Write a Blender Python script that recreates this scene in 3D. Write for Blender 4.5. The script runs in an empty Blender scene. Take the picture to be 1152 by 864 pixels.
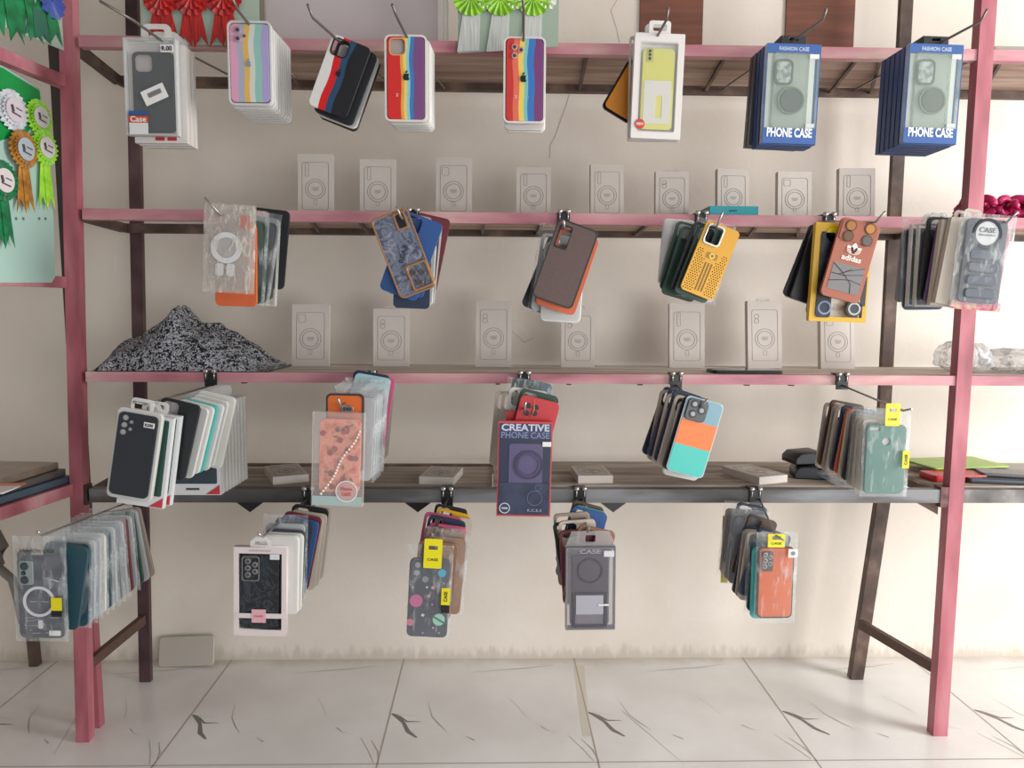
import bpy, bmesh, math, random
from mathutils import Vector, Matrix, Euler, noise
random.seed(7)
SC = bpy.context.scene
COL = SC.collection
PI = math.pi
# ------------------------------------------------------------------ camera
F = 865.0
CAM = Vector((0, -2.1, 1.225))
CR = Matrix.Rotation(math.radians(-1.46), 3, 'Z') @ Matrix.Rotation(math.radians(90 - 5.48), 3, 'X') @ Matrix.Rotation(math.radians(0.4), 3, 'Z')
cd = bpy.data.cameras.new('camera'); cam = bpy.data.objects.new('camera', cd); COL.objects.link(cam)
cd.sensor_width = 36; cd.sensor_fit = 'HORIZONTAL'; cd.lens = F / 1152 * 36; cd.clip_start = 0.01
cam.matrix_world = Matrix.Translation(CAM) @ CR.to_4x4()
SC.camera = cam
def ray(px, py): return CR @ Vector(((px - 576) / F, -(py - 432) / F, -1))
def P(px, py, Y):
    d = ray(px, py); return CAM + d * ((Y - CAM.y) / d.y)
def PZ(px, py, z):
    d = ray(px, py); return CAM + d * ((z - CAM.z) / d.z)
def PP(px, py, o, n):
    d = ray(px, py); return CAM + d * ((o - CAM).dot(n) / d.dot(n))
def m(n, Y): return n * (Y + 2.1) / F
WALL = 0.51
# ------------------------------------------------------------------ materials
def lin(h):
    h = h.lstrip('#'); v = [int(h[i:i + 2], 16) / 255 for i in (0, 2, 4)]
    return [((x + .055) / 1.055) ** 2.4 if x > .04045 else x / 12.92 for x in v] + [1]
MC = {}
def newmat(key):
    ma = bpy.data.materials.new('m'); ma.use_nodes = True; MC[key] = ma
    nt = ma.node_tree; return ma, nt, nt.nodes['Principled BSDF'], nt.nodes['Material Output']
def mat(h, rough=.5, metal=0, var=.0, scale=30, spec=.5, coat=0):
    key = (h, rough, metal, var, scale, spec, coat)
    if key in MC: return MC[key]
    ma, nt, b, o = newmat(key)
    b.inputs['Roughness'].default_value = rough; b.inputs['Metallic'].default_value = metal
    b.inputs['Specular IOR Level'].default_value = spec; b.inputs['Coat Weight'].default_value = coat
    if var:
        tc = nt.nodes.new('ShaderNodeTexCoord'); n = nt.nodes.new('ShaderNodeTexNoise'); n.inputs['Scale'].default_value = scale
        n.inputs['Detail'].default_value = 4
        hs = nt.nodes.new('ShaderNodeMixRGB'); c = lin(h)
        hs.inputs[1].default_value = [x * (1 - var) for x in c[:3]] + [1]; hs.inputs[2].default_value = [min(1, x * (1 + var)) for x in c[:3]] + [1]
        nt.links.new(tc.outputs['Object'], n.inputs['Vector']); nt.links.new(n.outputs['Fac'], hs.inputs[0]); nt.links.new(hs.outputs[0], b.inputs['Base Color'])
    else: b.inputs['Base Color'].default_value = lin(h)
    return ma
def clear(alpha=.25, tint='#e8ecec', rough=.15, key2=''):
    key = ('clear', alpha, tint, rough, key2)
    if key in MC: return MC[key]
    ma, nt, b, o = newmat(key)
    b.inputs['Base Color'].default_value = lin(tint); b.inputs['Roughness'].default_value = rough
    b.inputs['Specular IOR Level'].default_value = .8
    t = nt.nodes.new('ShaderNodeBsdfTransparent'); mx = nt.nodes.new('ShaderNodeMixShader')
    lw = nt.nodes.new('ShaderNodeLayerWeight'); lw.inputs['Blend'].default_value = .35
    mr = nt.nodes.new('ShaderNodeMapRange'); mr.inputs['To Min'].default_value = alpha; mr.inputs['To Max'].default_value = min(1, alpha + .45)
    nt.links.new(lw.outputs['Facing'], mr.inputs['Value']); nt.links.new(mr.outputs[0], mx.inputs[0])
    nt.links.new(t.outputs[0], mx.inputs[1]); nt.links.new(b.outputs[0], mx.inputs[2]); nt.links.new(mx.outputs[0], o.inputs[0])
    return ma
def crinkle(alpha=.3, tint='#dfe4e4', scale=40):
    """clear film: mostly transparent, with soft vertical folds, highlights painted in as opacity"""
    key = ('crk', alpha, tint, scale)
    if key in MC: return MC[key]
    ma, nt, b, o = newmat(key)
    b.inputs['Base Color'].default_value = lin(tint); b.inputs['Roughness'].default_value = .2
    t = nt.nodes.new('ShaderNodeBsdfTransparent'); mx = nt.nodes.new('ShaderNodeMixShader')
    tc = nt.nodes.new('ShaderNodeTexCoord'); mp = nt.nodes.new('ShaderNodeMapping'); mp.inputs['Scale'].default_value = (1.6, 1.6, .55)
    n = nt.nodes.new('ShaderNodeTexNoise'); n.inputs['Scale'].default_value = scale; n.inputs['Detail'].default_value = 3; n.inputs['Distortion'].default_value = .6
    mr = nt.nodes.new('ShaderNodeMapRange'); mr.inputs['From Min'].default_value = .52; mr.inputs['From Max'].default_value = .75
    mr.inputs['To Min'].default_value = alpha * .3; mr.inputs['To Max'].default_value = min(1, alpha * 2.2)  # painted highlight streaks: film turns paler and denser at noise peaks
    bp = nt.nodes.new('ShaderNodeBump'); bp.inputs['Strength'].default_value = .5; bp.inputs['Distance'].default_value = .003
    lw = nt.nodes.new('ShaderNodeLayerWeight'); lw.inputs['Blend'].default_value = .3
    ad = nt.nodes.new('ShaderNodeMath'); ad.operation = 'MULTIPLY_ADD'; ad.inputs[1].default_value = .5; ad.use_clamp = True
    L = nt.links.new
    L(tc.outputs['Object'], mp.inputs[0]); L(mp.outputs[0], n.inputs['Vector']); L(n.outputs['Fac'], mr.inputs['Value']); L(lw.outputs['Facing'], ad.inputs[0]); L(mr.outputs[0], ad.inputs[2]); L(ad.outputs[0], mx.inputs[0])
    L(n.outputs['Fac'], bp.inputs['Height']); L(bp.outputs[0], b.inputs['Normal'])
    L(t.outputs[0], mx.inputs[1]); L(b.outputs[0], mx.inputs[2]); L(mx.outputs[0], o.inputs[0])
    return ma
def ramp_nodes(nt, cols, interp='CONSTANT'):
    r = nt.nodes.new('ShaderNodeValToRGB'); r.color_ramp.interpolation = interp
    e = r.color_ramp.elements
    while len(e) > 1: e.remove(e[-1])
    e[0].position = cols[0][0]; e[0].color = lin(cols[0][1])
    for p, h in cols[1:]:
        x = e.new(p); x.color = lin(h)
    return r
def stripes(cols, axis='X', wave=.03, wscale=2.2, rough=.35, soft=False):
    key = ('st', tuple(cols), axis, wave)
    if key in MC: return MC[key]
    ma, nt, b, o = newmat(key); L = nt.links.new
    tc = nt.nodes.new('ShaderNodeTexCoord'); s = nt.nodes.new('ShaderNodeSeparateXYZ'); L(tc.outputs['Generated'], s.inputs[0])
    n = nt.nodes.new('ShaderNodeTexNoise'); n.noise_dimensions = '1D'; n.inputs['Scale'].default_value = wscale; n.inputs['Detail'].default_value = 0
    L(s.outputs['Z' if axis == 'X' else 'X'], n.inputs['W'])
    a = nt.nodes.new('ShaderNodeMath'); a.operation = 'SUBTRACT'; a.inputs[1].default_value = .5; L(n.outputs['Fac'], a.inputs[0])
    mu = nt.nodes.new('ShaderNodeMath'); mu.operation = 'MULTIPLY_ADD'; mu.inputs[1].default_value = wave * 6; L(a.outputs[0], mu.inputs[0]); L(s.outputs[axis], mu.inputs[2])
    r = ramp_nodes(nt, cols, 'EASE' if soft else 'CONSTANT'); L(mu.outputs[0], r.inputs[0]); L(r.outputs[0], b.inputs['Base Color'])
    b.inputs['Roughness'].default_value = rough
    return ma
def blotch(cols, scale=60, kind='noise', rough=.5, bump=0, coord='Object', dist=0, detail=3, stretch=None):
    key = ('bl', tuple(cols), scale, kind, coord, rough, bump)
    if key in MC: return MC[key]
    ma, nt, b, o = newmat(key); L = nt.links.new
    tc = nt.nodes.new('ShaderNodeTexCoord')
    if kind == 'voronoi':
        n = nt.nodes.new('ShaderNodeTexVoronoi'); n.inputs['Scale'].default_value = scale; out = n.outputs['Distance']
    else:
        n = nt.nodes.new('ShaderNodeTexNoise'); n.inputs['Scale'].default_value = scale; n.inputs['Detail'].default_value = detail
        n.inputs['Distortion'].default_value = dist; out = n.outputs['Fac']
    if stretch:
        mp = nt.nodes.new('ShaderNodeMapping'); mp.inputs['Scale'].default_value = stretch
        L(tc.outputs[coord], mp.inputs[0]); L(mp.outputs[0], n.inputs['Vector'])
    else: L(tc.outputs[coord], n.inputs['Vector'])
    r = ramp_nodes(nt, cols, 'LINEAR'); L(out, r.inputs[0]); L(r.outputs[0], b.inputs['Base Color'])
    b.inputs['Roughness'].default_value = rough
    if bump:
        bp = nt.nodes.new('ShaderNodeBump'); bp.inputs['Strength'].default_value = bump; bp.inputs['Distance'].default_value = .003
        L(out, bp.inputs['Height']); L(bp.outputs[0], b.inputs['Normal'])
    return ma
# ------------------------------------------------------------------ mesh tools
def rr(w, h, r, cx=0, cz=0, n=5):
    if n == 1 or r <= 0: return [(cx + w / 2, cz + h / 2), (cx - w / 2, cz + h / 2), (cx - w / 2, cz - h / 2), (cx + w / 2, cz - h / 2)]
    r = min(r, w / 2 - 1e-5, h / 2 - 1e-5); out = []
    for k, (sx, sz) in enumerate(((1, 1), (-1, 1), (-1, -1), (1, -1))):
        for i in range(n + 1):
            a = PI / 2 * (k + i / n)
            out.append((cx + sx * (w / 2 - r) + r * math.cos(a), cz + sz * (h / 2 - r) + r * math.sin(a)))
    return out
def circ(r, cx=0, cz=0, n=20, e=1): return [(cx + r * math.cos(2 * PI * i / n), cz + r * e * math.sin(2 * PI * i / n)) for i in range(n)]
def rot2(pts, a, cx=0, cz=0):
    c, s = math.cos(a), math.sin(a)
    return [(cx + (x - cx) * c - (z - cz) * s, cz + (x - cx) * s + (z - cz) * c) for x, z in pts]
RX = Matrix.Rotation(PI / 2, 4, 'X')
class MB:
    def __init__(s): s.bm = bmesh.new()
    def add(s, me, M=Matrix(), mi=0):
        n0 = len(s.bm.faces); me.transform(M); s.bm.from_mesh(me); bpy.data.meshes.remove(me)
        s.bm.faces.ensure_lookup_table()
        for f in s.bm.faces[n0:]: f.material_index = mi
        return s
    def plate(s, outlines, t=.001, y0=0, bev=0, mi=0):
        cu = bpy.data.curves.new('c', 'CURVE'); cu.dimensions = '2D'; cu.fill_mode = 'BOTH'
        cu.extrude = max(t / 2 - bev, 0); cu.bevel_depth = bev; cu.bevel_resolution = 1; cu.offset = -bev
        for o in outlines:
            sp = cu.splines.new('POLY'); sp.points.add(len(o) - 1); sp.use_cyclic_u = True
            for p, (x, z) in zip(sp.points, o): p.co = (x, z, 0, 1)
        ob = bpy.data.objects.new('t', cu); me = bpy.data.meshes.new_from_object(ob)
        bpy.data.objects.remove(ob); bpy.data.curves.remove(cu)
        return s.add(me, Matrix.Translation((0, y0 + t / 2, 0)) @ RX, mi)
    def text(s, body, hgt, cx, cz, y, width=None, bold=.0, mi=0, ang=0):
        cu = bpy.data.curves.new('c', 'FONT'); cu.body = body; cu.size = 1; cu.align_x = 'CENTER'; cu.align_y = 'CENTER'
        cu.extrude = .008; cu.offset = bold; cu.resolution_u = 3
        ob = bpy.data.objects.new('t', cu); me = bpy.data.meshes.new_from_object(ob)
        bpy.data.objects.remove(ob); bpy.data.curves.remove(cu)
        xs = [v.co.x for v in me.vertices]; ys = [v.co.y for v in me.vertices]
        if not xs: return s
        sy = hgt / (max(ys) - min(ys)); sx = width / (max(xs) - min(xs)) if width else sy
        cxm, cym = (max(xs) + min(xs)) / 2, (max(ys) + min(ys)) / 2
        M = Matrix.Translation((cx, y, cz)) @ Matrix.Rotation(ang, 4, 'Y') @ RX @ Matrix.Diagonal((sx, sy, .02, 1)) @ Matrix.Translation((-cxm, -cym, 0))
        return s.add(me, M, mi)
    def box(s, x0, x1, y0, y1, z0, z1, mi=0):
        v = [s.bm.verts.new((x, y, z)) for x in (x0, x1) for y in (y0, y1) for z in (z0, z1)]
        for q in ((0, 1, 3, 2), (4, 6, 7, 5), (0, 4, 5, 1), (2, 3, 7, 6), (0, 2, 6, 4), (1, 5, 7, 3)):
            f = s.bm.faces.new([v[i] for i in q]); f.material_index = mi
        return s
    def bar(s, p0, p1, a, b, mi=0):
        p0, p1 = Vector(p0), Vector(p1); d = p1 - p0; k = max(range(3), key=lambda i: abs(d[i]))
        s1, s2 = {2: (Vector((a / 2, 0, 0)), Vector((0, b / 2, 0))), 0: (Vector((0, a / 2, 0)), Vector((0, 0, b / 2))), 1: (Vector((a / 2, 0, 0)), Vector((0, 0, b / 2)))}[k]
        v = [s.bm.verts.new(p + i * s1 + j * s2) for p in (p0, p1) for i, j in ((-1, -1), (1, -1), (1, 1), (-1, 1))]
        for q in ((3, 2, 1, 0), (4, 5, 6, 7), (0, 1, 5, 4), (1, 2, 6, 5), (2, 3, 7, 6), (3, 0, 4, 7)):
            f = s.bm.faces.new([v[i] for i in q]); f.material_index = mi
        return s
    def tube(s, pts, r, n=8, mi=0, smooth=True):
        pts = [Vector(p) for p in pts]; rings = []
        for i, p in enumerate(pts):
            d = (pts[min(i + 1, len(pts) - 1)] - pts[max(i - 1, 0)]).normalized()
            u = d.cross(Vector((0, 0, 1)) if abs(d.z) < .9 else Vector((1, 0, 0))).normalized(); w = d.cross(u)
            rings.append([s.bm.verts.new(p + r * (math.cos(2 * PI * k / n) * u + math.sin(2 * PI * k / n) * w)) for k in range(n)])
        for A, B in zip(rings, rings[1:]):
            for k in range(n):
                f = s.bm.faces.new((A[k], A[(k + 1) % n], B[(k + 1) % n], B[k])); f.smooth = smooth; f.material_index = mi
        s.bm.faces.new(rings[0][::-1]).material_index = mi; s.bm.faces.new(rings[-1]).material_index = mi
        return s
    def poly(s, pts, mi=0):
        f = s.bm.faces.new([s.bm.verts.new(p) for p in pts]); f.material_index = mi; return s
    def ball(s, c, r, n=8, mi=0):
        g = bmesh.ops.create_uvsphere(s.bm, u_segments=n, v_segments=n - 2, radius=r, matrix=Matrix.Translation(c))
        for v in g['verts']:
            for f in v.link_faces: f.material_index = mi; f.smooth = True
        return s
    def mesh(s, fix=True):
        if fix: bmesh.ops.recalc_face_normals(s.bm, faces=s.bm.faces)
        me = bpy.data.meshes.new('mesh'); s.bm.to_mesh(me); s.bm.free(); return me
def obj(name, me, mats, parent=None, loc=(0, 0, 0), rot=(0, 0, 0)):
    if isinstance(me, MB): me = me.mesh()
    if not isinstance(mats, (list, tuple)): mats = [mats]
    while len(me.materials) < len(mats): me.materials.append(mats[len(me.materials)])
    o = bpy.data.objects.new(name, me); COL.objects.link(o); o.parent = parent
    o.location = loc; o.rotation_euler = rot
    for i, ma in enumerate(mats):
        if me.materials[i] != ma: o.material_slots[i].link = 'OBJECT'; o.material_slots[i].material = ma
    return o
def thing(name, label, cat, loc=(0, 0, 0), rot=(0, 0, 0), group=None):
    o = bpy.data.objects.new(name, None); COL.objects.link(o); o.location = loc; o.rotation_euler = rot
    o.empty_display_size = .02; o['label'] = label; o['category'] = cat
    if group: o['group'] = group
    return o
def tag(o, label, cat, group=None):
    o['label'] = label; o['category'] = cat
    if group: o['group'] = group
    return o
def struct(name, mb, mats, parent=None):
    o = obj(name, mb, mats, parent)
    if not parent: o['kind'] = 'structure'
    return o
CACHE = {}
def cached(key, fn):
    if key not in CACHE: CACHE[key] = fn().mesh()
    return CACHE[key]
# ------------------------------------------------------------------ common materials
PINK = blotch([(.3, '#93505a'), (.48, '#b8717b'), (.62, '#c88d94'), (.72, '#b39a8c')], 9, rough=.55, bump=.15, detail=6, stretch=(1, 1, 1))
PINKV = blotch([(.3, '#8b4a53'), (.5, '#b0636e'), (.68, '#c07d85')], 7, rough=.5, bump=.15, detail=5, stretch=(2, 2, .5))
DARK = blotch([(.3, '#3a2e29'), (.55, '#5f4c43'), (.75, '#8a7263')], 12, rough=.6, detail=5)
MAROON = blotch([(.3, '#35262a'), (.55, '#543a3f'), (.75, '#6b5550')], 8, rough=.5, detail=5)
STEEL4 = blotch([(.3, '#514e4b'), (.55, '#726f6c'), (.75, '#9a9896')], 14, rough=.5, detail=6)
WOODU = blotch([(.3, '#8a7060'), (.5, '#ad9282'), (.7, '#c9b3a4')], 6, rough=.7, detail=5, stretch=(.4, 4, 4))
WOODT = blotch([(.3, '#84756a'), (.5, '#a3968a'), (.7, '#c2b8ac')], 6, rough=.7, detail=5, stretch=(.5, 4, 4))
RUST = mat('#5a4238', .6, var=.3)
CHROME = mat('#a9a7a3', .3, .8)
BLACK = mat('#1d1e21', .35)
WHITE = mat('#e9e8e4', .4)
PAPER = mat('#cfc7bf', .6)
PRINT = mat('#7c756f', .7)
CLR = clear(.07); MILK = clear(.35, '#e4e6e4'); MILK2 = clear(.65, '#ecece8'); BAG = crinkle(.2); TRAY = clear(.55, '#eeeeea', .2, 't')
YEL = mat('#e8dc1a', .3)
# ------------------------------------------------------------------ room
def wallmat():
    ma, nt, b, o = newmat('wall'); L = nt.links.new
    tc = nt.nodes.new('ShaderNodeTexCoord'); s = nt.nodes.new('ShaderNodeSeparateXYZ'); L(tc.outputs['Object'], s.inputs[0])
    n = nt.nodes.new('ShaderNodeTexNoise'); n.inputs['Scale'].default_value = 2.5; n.inputs['Detail'].default_value = 6; L(tc.outputs['Object'], n.inputs['Vector'])
    r = ramp_nodes(nt, [(.3, '#ded5c9'), (.7, '#eae2d8')], 'LINEAR'); L(n.outputs['Fac'], r.inputs[0])
    # grime near the floor, streaky
    mp = nt.nodes.new('ShaderNodeMapping'); mp.inputs['Scale'].default_value = (28, 1, 8); L(tc.outputs['Object'], mp.inputs[0])
    n2 = nt.nodes.new('ShaderNodeTexNoise'); n2.inputs['Scale'].default_value = 1.6; n2.inputs['Detail'].default_value = 4; L(mp.outputs[0], n2.inputs['Vector'])
    a = nt.nodes.new('ShaderNodeMath'); a.operation = 'MULTIPLY_ADD'; a.inputs[1].default_value = -.11; L(n2.outputs['Fac'], a.inputs[0]); L(s.outputs['Z'], a.inputs[2])
    mr = nt.nodes.new('ShaderNodeMapRange'); mr.inputs['From Min'].default_value = -.045; mr.inputs['From Max'].default_value = -.01; mr.inputs['To Min'].default_value = .38; mr.inputs['To Max'].default_value = 0
    L(a.outputs[0], mr.inputs['Value'])
    n3 = nt.nodes.new('ShaderNodeTexNoise'); n3.inputs['Scale'].default_value = 1.8; n3.inputs['Detail'].default_value = 3; L(tc.outputs['Object'], n3.inputs['Vector'])
    st = nt.nodes.new('ShaderNodeMapRange'); st.inputs['From Min'].default_value = .56; st.inputs['From Max'].default_value = .72; st.inputs['To Max'].default_value = .18; L(n3.outputs['Fac'], st.inputs['Value'])
    mx = nt.nodes.new('ShaderNodeMixRGB'); L(mr.outputs[0], mx.inputs[0]); L(r.outputs[0], mx.inputs[1]); mx.inputs[2].default_value = lin('#a09480')
    m2 = nt.nodes.new('ShaderNodeMixRGB'); L(st.outputs[0], m2.inputs[0]); L(mx.outputs[0], m2.inputs[1]); m2.inputs[2].default_value = lin('#b39c84')
    L(m2.outputs[0], b.inputs['Base Color']); b.inputs['Roughness'].default_value = .55
    n4 = nt.nodes.new('ShaderNodeTexNoise'); n4.inputs['Scale'].default_value = 45; n4.inputs['Detail'].default_value = 3; L(tc.outputs['Object'], n4.inputs['Vector'])
    bp = nt.nodes.new('ShaderNodeBump'); bp.inputs['Strength'].default_value = .07; bp.inputs['Distance'].default_value = .01; L(n4.outputs['Fac'], bp.inputs['Height']); L(bp.outputs[0], b.inputs['Normal'])
    return ma
w = MB(); w.box(-2.6, 3.2, WALL, WALL + .1, 0, 2.9)
def crack(pts, wd, mi=1):
    q = [P(x, y, WALL - .0006) for x, y in pts]
    for a, b in zip(q, q[1:]):
        n = Vector((-(b - a).z, 0, (b - a).x)).normalized() * wd
        w.poly((a - n, a + n, b + n, b - n), mi)
crack([(641, 104), (637, 118), (630, 137), (625, 152), (619, 163), (618, 178)], .0007)
crack([(694, 0), (687, 12), (693, 30), (697, 48)], .0006)
crack([(575, 372), (590, 385), (600, 380)], .0005)
obj('wall_back', w, [wallmat(), mat('#8f8374', .8)])['kind'] = 'structure'
struct('light_block_left', MB().box(-2.7, -2.6, -1.6, WALL, 0, 2.9), MC['wall'])  # unseen wall, added to block light and darken the upper left
struct('light_block_top', MB().box(-2.7, 3.2, -1.8, WALL + .1, 2.9, 3.0), mat('#b9b1a8', .8))  # unseen slab overhead, added to keep light off the upper wall
def floormat():
    ma, nt, b, o = newmat('floor'); L = nt.links.new
    tc = nt.nodes.new('ShaderNodeTexCoord')
    n = nt.nodes.new('ShaderNodeTexNoise'); n.inputs['Scale'].default_value = 3; n.inputs['Detail'].default_value = 7; L(tc.outputs['Object'], n.inputs['Vector'])
    r = ramp_nodes(nt, [(.3, '#dad7d3'), (.5, '#e4e2df'), (.7, '#ececea')], 'LINEAR'); L(n.outputs['Fac'], r.inputs[0])
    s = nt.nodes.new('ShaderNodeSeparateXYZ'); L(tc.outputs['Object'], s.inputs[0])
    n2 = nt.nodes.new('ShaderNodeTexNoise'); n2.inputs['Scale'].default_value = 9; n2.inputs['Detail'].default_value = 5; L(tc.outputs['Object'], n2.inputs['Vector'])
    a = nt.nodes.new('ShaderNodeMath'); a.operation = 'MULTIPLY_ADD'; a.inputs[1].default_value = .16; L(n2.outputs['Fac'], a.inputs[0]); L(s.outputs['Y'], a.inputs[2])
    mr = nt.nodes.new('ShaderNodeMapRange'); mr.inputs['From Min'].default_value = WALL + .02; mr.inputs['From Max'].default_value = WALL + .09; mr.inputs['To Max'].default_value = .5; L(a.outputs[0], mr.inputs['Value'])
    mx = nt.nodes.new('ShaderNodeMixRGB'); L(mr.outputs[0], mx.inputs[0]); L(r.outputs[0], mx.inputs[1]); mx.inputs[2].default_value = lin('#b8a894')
    L(mx.outputs[0], b.inputs['Base Color']); b.inputs['Roughness'].default_value = .22
    return ma
fl = MB(); fl.box(-3.2, 3.2, -3.2, WALL + .1, -.05, 0)
TX = [PZ(454, 743, 0).x, PZ(646.5, 743, 0).x]; TW = .6
x0 = sum(TX) / 2 - .3
def strip(a, b, wa, wb, z, mi):
    a, b = Vector(a), Vector(b); d = (b - a); n = Vector((-d.y, d.x)).normalized()
    fl.poly([(a + n * wa).to_3d() + Vector((0, 0, z)), (a - n * wa).to_3d() + Vector((0, 0, z)), (b - n * wb).to_3d() + Vector((0, 0, z)), (b + n * wb).to_3d() + Vector((0, 0, z))], mi)
YR = PZ(600, 858, 0).y
for i in range(-5, 6): strip((x0 + i * TW, -3.1), (x0 + i * TW, WALL), .0022, .0022, .0004, 1)
for j in range(0, 5): strip((-3.1, YR - j * TW), (3.1, YR - j * TW), .002, .002, .0004, 1)
def fp(px, py): p = PZ(px, py, 0); return (p.x - x0, p.y)
VE = [([(528, 757), (560, 754), (590, 752), (622, 748)], [.0006, .0022, .003, .0008], 2),
      ([(441, 803), (447, 806), (454, 813), (459, 823), (469, 830)], [.004, .009, .006, .008, .003], 3), ([(450, 806), (458, 812), (474, 812)], [.003, .004, .001], 3),
      ([(441, 803), (470, 806)], [.001, .0005], 2),
      ([(482, 790), (486, 806), (494, 815), (503, 823)], [.0006, .002, .003, .0008], 2), ([(524, 828), (534, 833)], [.001, .004], 2),
      ([(572, 785), (583, 795), (591, 806)], [.0006, .001, .0006], 2), ([(608, 817), (617, 822), (628, 824)], [.003, .001, .0006], 2), ([(640, 828), (655, 842), (668, 856)], [.001, .0015, .0015], 2),
      ([(418, 833), (425, 845), (426, 858)], [.001, .003, .001], 2)]
for dx in (-5, -4, -3, -2, -1, 0, 1, 2, 3, 4):
    for pts, ws, mi in VE:
        q = [fp(*p) for p in pts]
        for k in range(len(q) - 1):
            strip((q[k][0] + x0 + dx * TW, q[k][1]), (q[k + 1][0] + x0 + dx * TW, q[k + 1][1]), ws[k] * (.8 if mi == 3 else .5), ws[k + 1] * (.8 if mi == 3 else .5), .0006 + .0001 * (k % 2), mi)
for a, b, wd in (((700, 800), (770, 860), .001), ((90, 800), (60, 850), .001)):
    pa, pb = PZ(*a, 0), PZ(*b, 0); strip(pa.xy, pb.xy, wd, wd * .3, .0005, 2)
strip(PZ(651, 748, 0).xy, PZ(660, 828, 0).xy, .018, .012, .0003, 4)
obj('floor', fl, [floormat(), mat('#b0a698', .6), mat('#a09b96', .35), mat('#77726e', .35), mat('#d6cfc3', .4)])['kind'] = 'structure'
BROWN = blotch([(.35, '#6e4436'), (.65, '#80503f')], 5, rough=.5, stretch=(1, 1, 12))
for i, (xa, xb) in enumerate(((720, 790.5), (884, 961))):
    a, b = P(xa, 20, WALL - .004), P(xb, 20, WALL - .004); z0 = P(750, 75, WALL).z
    struct('trim_%d' % (i + 1), MB().box(a.x, b.x, WALL - .008, WALL - .0005, z0, z0 + .4), BROWN)
# ------------------------------------------------------------------ display rack
rack = thing('display_rack', 'long pink painted metal display rack with wooden shelves along the wall', 'rack', (0, 0, 0))
TOPZ = 2.45; D = .37
PINKR = blotch([(.3, '#9a5a64'), (.45, '#c0808a'), (.58, '#cc979b'), (.68, '#d3b3a8')], 5, rough=.55, bump=.15, detail=7, stretch=(.6, 2, 3))
STEELR = blotch([(.3, '#3c3a38'), (.5, '#5a5856'), (.62, '#85878a')], 4, rough=.5, detail=6, stretch=(.5, 2, 3))
def ext(a, b, z):     # point on line a-b at height z
    t = (z - a.z) / (b.z - a.z); return a + (b - a) * t
def post(name, p1, p2, Y, wd, dp, ma, top=None, bot=0.0):
    a, b = P(*p1, Y), P(*p2, Y); a.y = b.y = Y
    q0, q1 = ext(a, b, bot), ext(a, b, top if top else TOPZ)
    return obj(name, MB().bar(q0, q1, wd, dp), ma, rack), q0, q1
post('post', (77, 0), (96, 828), .013, .036, .034, PINKV)
post('post', (1109, 0), (1054, 828), .013, .042, .034, PINKV)
post('post', (149, 0), (164, 752), D - .01, .036, .02, MAROON)
z4 = P(600, 551, 0).z
post('post', (1019, 0), (997, 410), D - .01, .038, .02, DARK, bot=z4 - .03)
obj('leg', MB().bar(ext(P(990, 560, D), P(960, 758, D), 0) + Vector((0, -.015, 0)), ext(P(990, 560, D), P(960, 758, D), z4 - .03) + Vector((0, -.015, 0)), .042, .03), DARK, rack)
def rail(name, x0, y0, x1, y1, th, Y, dp, ma, parent=rack):    # y = top edge of rail in the photo at its two ends
    a, b = P(x0, y0, Y), P(x1, y1, Y); zt = (a.z + b.z) / 2
    return obj(name, MB().box(a.x, b.x, Y, Y + dp, zt - th, zt), ma, parent), zt
XL, XR = 88, 1400
SH = []
_, za = rail('rail', XL, 39.5, 1090, 55, .029, 0, .028, PINKR); SH.append(za)
_, zb = rail('rail', XL + 4, 233.5, 1075, 245, .029, 0, .028, PINKR); SH.append(zb)
_, zc = rail('rail', XL + 8, 419, 1060, 422, .027, 0, .028, PINKR); SH.append(zc)
_, zd = rail('rail', XL + 12, 549, 1060, 552, .038, 0, .028, STEELR); SH.append(zd)
# carry on past the right post to the next bay
for z, th, ma in ((za, .029, PINKR), (zb, .029, PINKR), (zc, .027, PINKR), (zd, .038, STEEL4)):
    xa = {za: P(1090, 55, 0).x, zb: P(1075, 245, 0).x, zc: P(1060, 422, 0).x, zd: P(1060, 552, 0).x}[z]
    obj('rail', MB().box(xa, xa + .55, 0, .028, z - th, z), ma, rack)
xL = P(146, 300, D).x; 
for z, th in zip(SH, (.03, .03, .025, .03)):
    obj('rail', MB().box(xL, P(1200, 300, D).x, D - .028, D, z - th, z - .002), DARK, rack)
    # side members front to back
    for xf, xb in ((P(88, 300, 0).x, xL + .0), (P(1075, 300, 0).x, P(1003, 300, D).x)):
        obj('side_rail', MB().bar((xf, .02, z - th / 2 - .002), (xb, D - .03, z - th / 2 - .002), .022, th - .004), DARK if z != zd else DARK, rack)
def board(pxl, pxr, z, t, ma, y0=.03, y1=D - .03, py=300, name='shelf_board'):
    a, b = P(pxl, py, 0).x, P(pxr, py, 0).x
    return obj(name, MB().box(a, b, y0, y1, z - t, z), ma, rack)
board(305, XR, za - .001, .012, WOODU, y1=D - .045)
board(275, XR, zb - .001, .012, WOODU, y1=D - .045)
board(104, XR, zc + .0, .012, blotch([(.3, '#b5a698'), (.5, '#cfc4b8'), (.7, '#e4dcd2')], 6, rough=.7, detail=5, stretch=(.5, 4, 4)), y1=D - .035)
board(108, 555, zd + .0, .010, WOODT, y0=.03, y1=D - .06)
board(556, 1040, zd + .006, .012, WOODT, y0=.03, y1=D)
board(1072, XR, zd + .004, .010, WOODT, y0=.03, y1=D)
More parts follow.
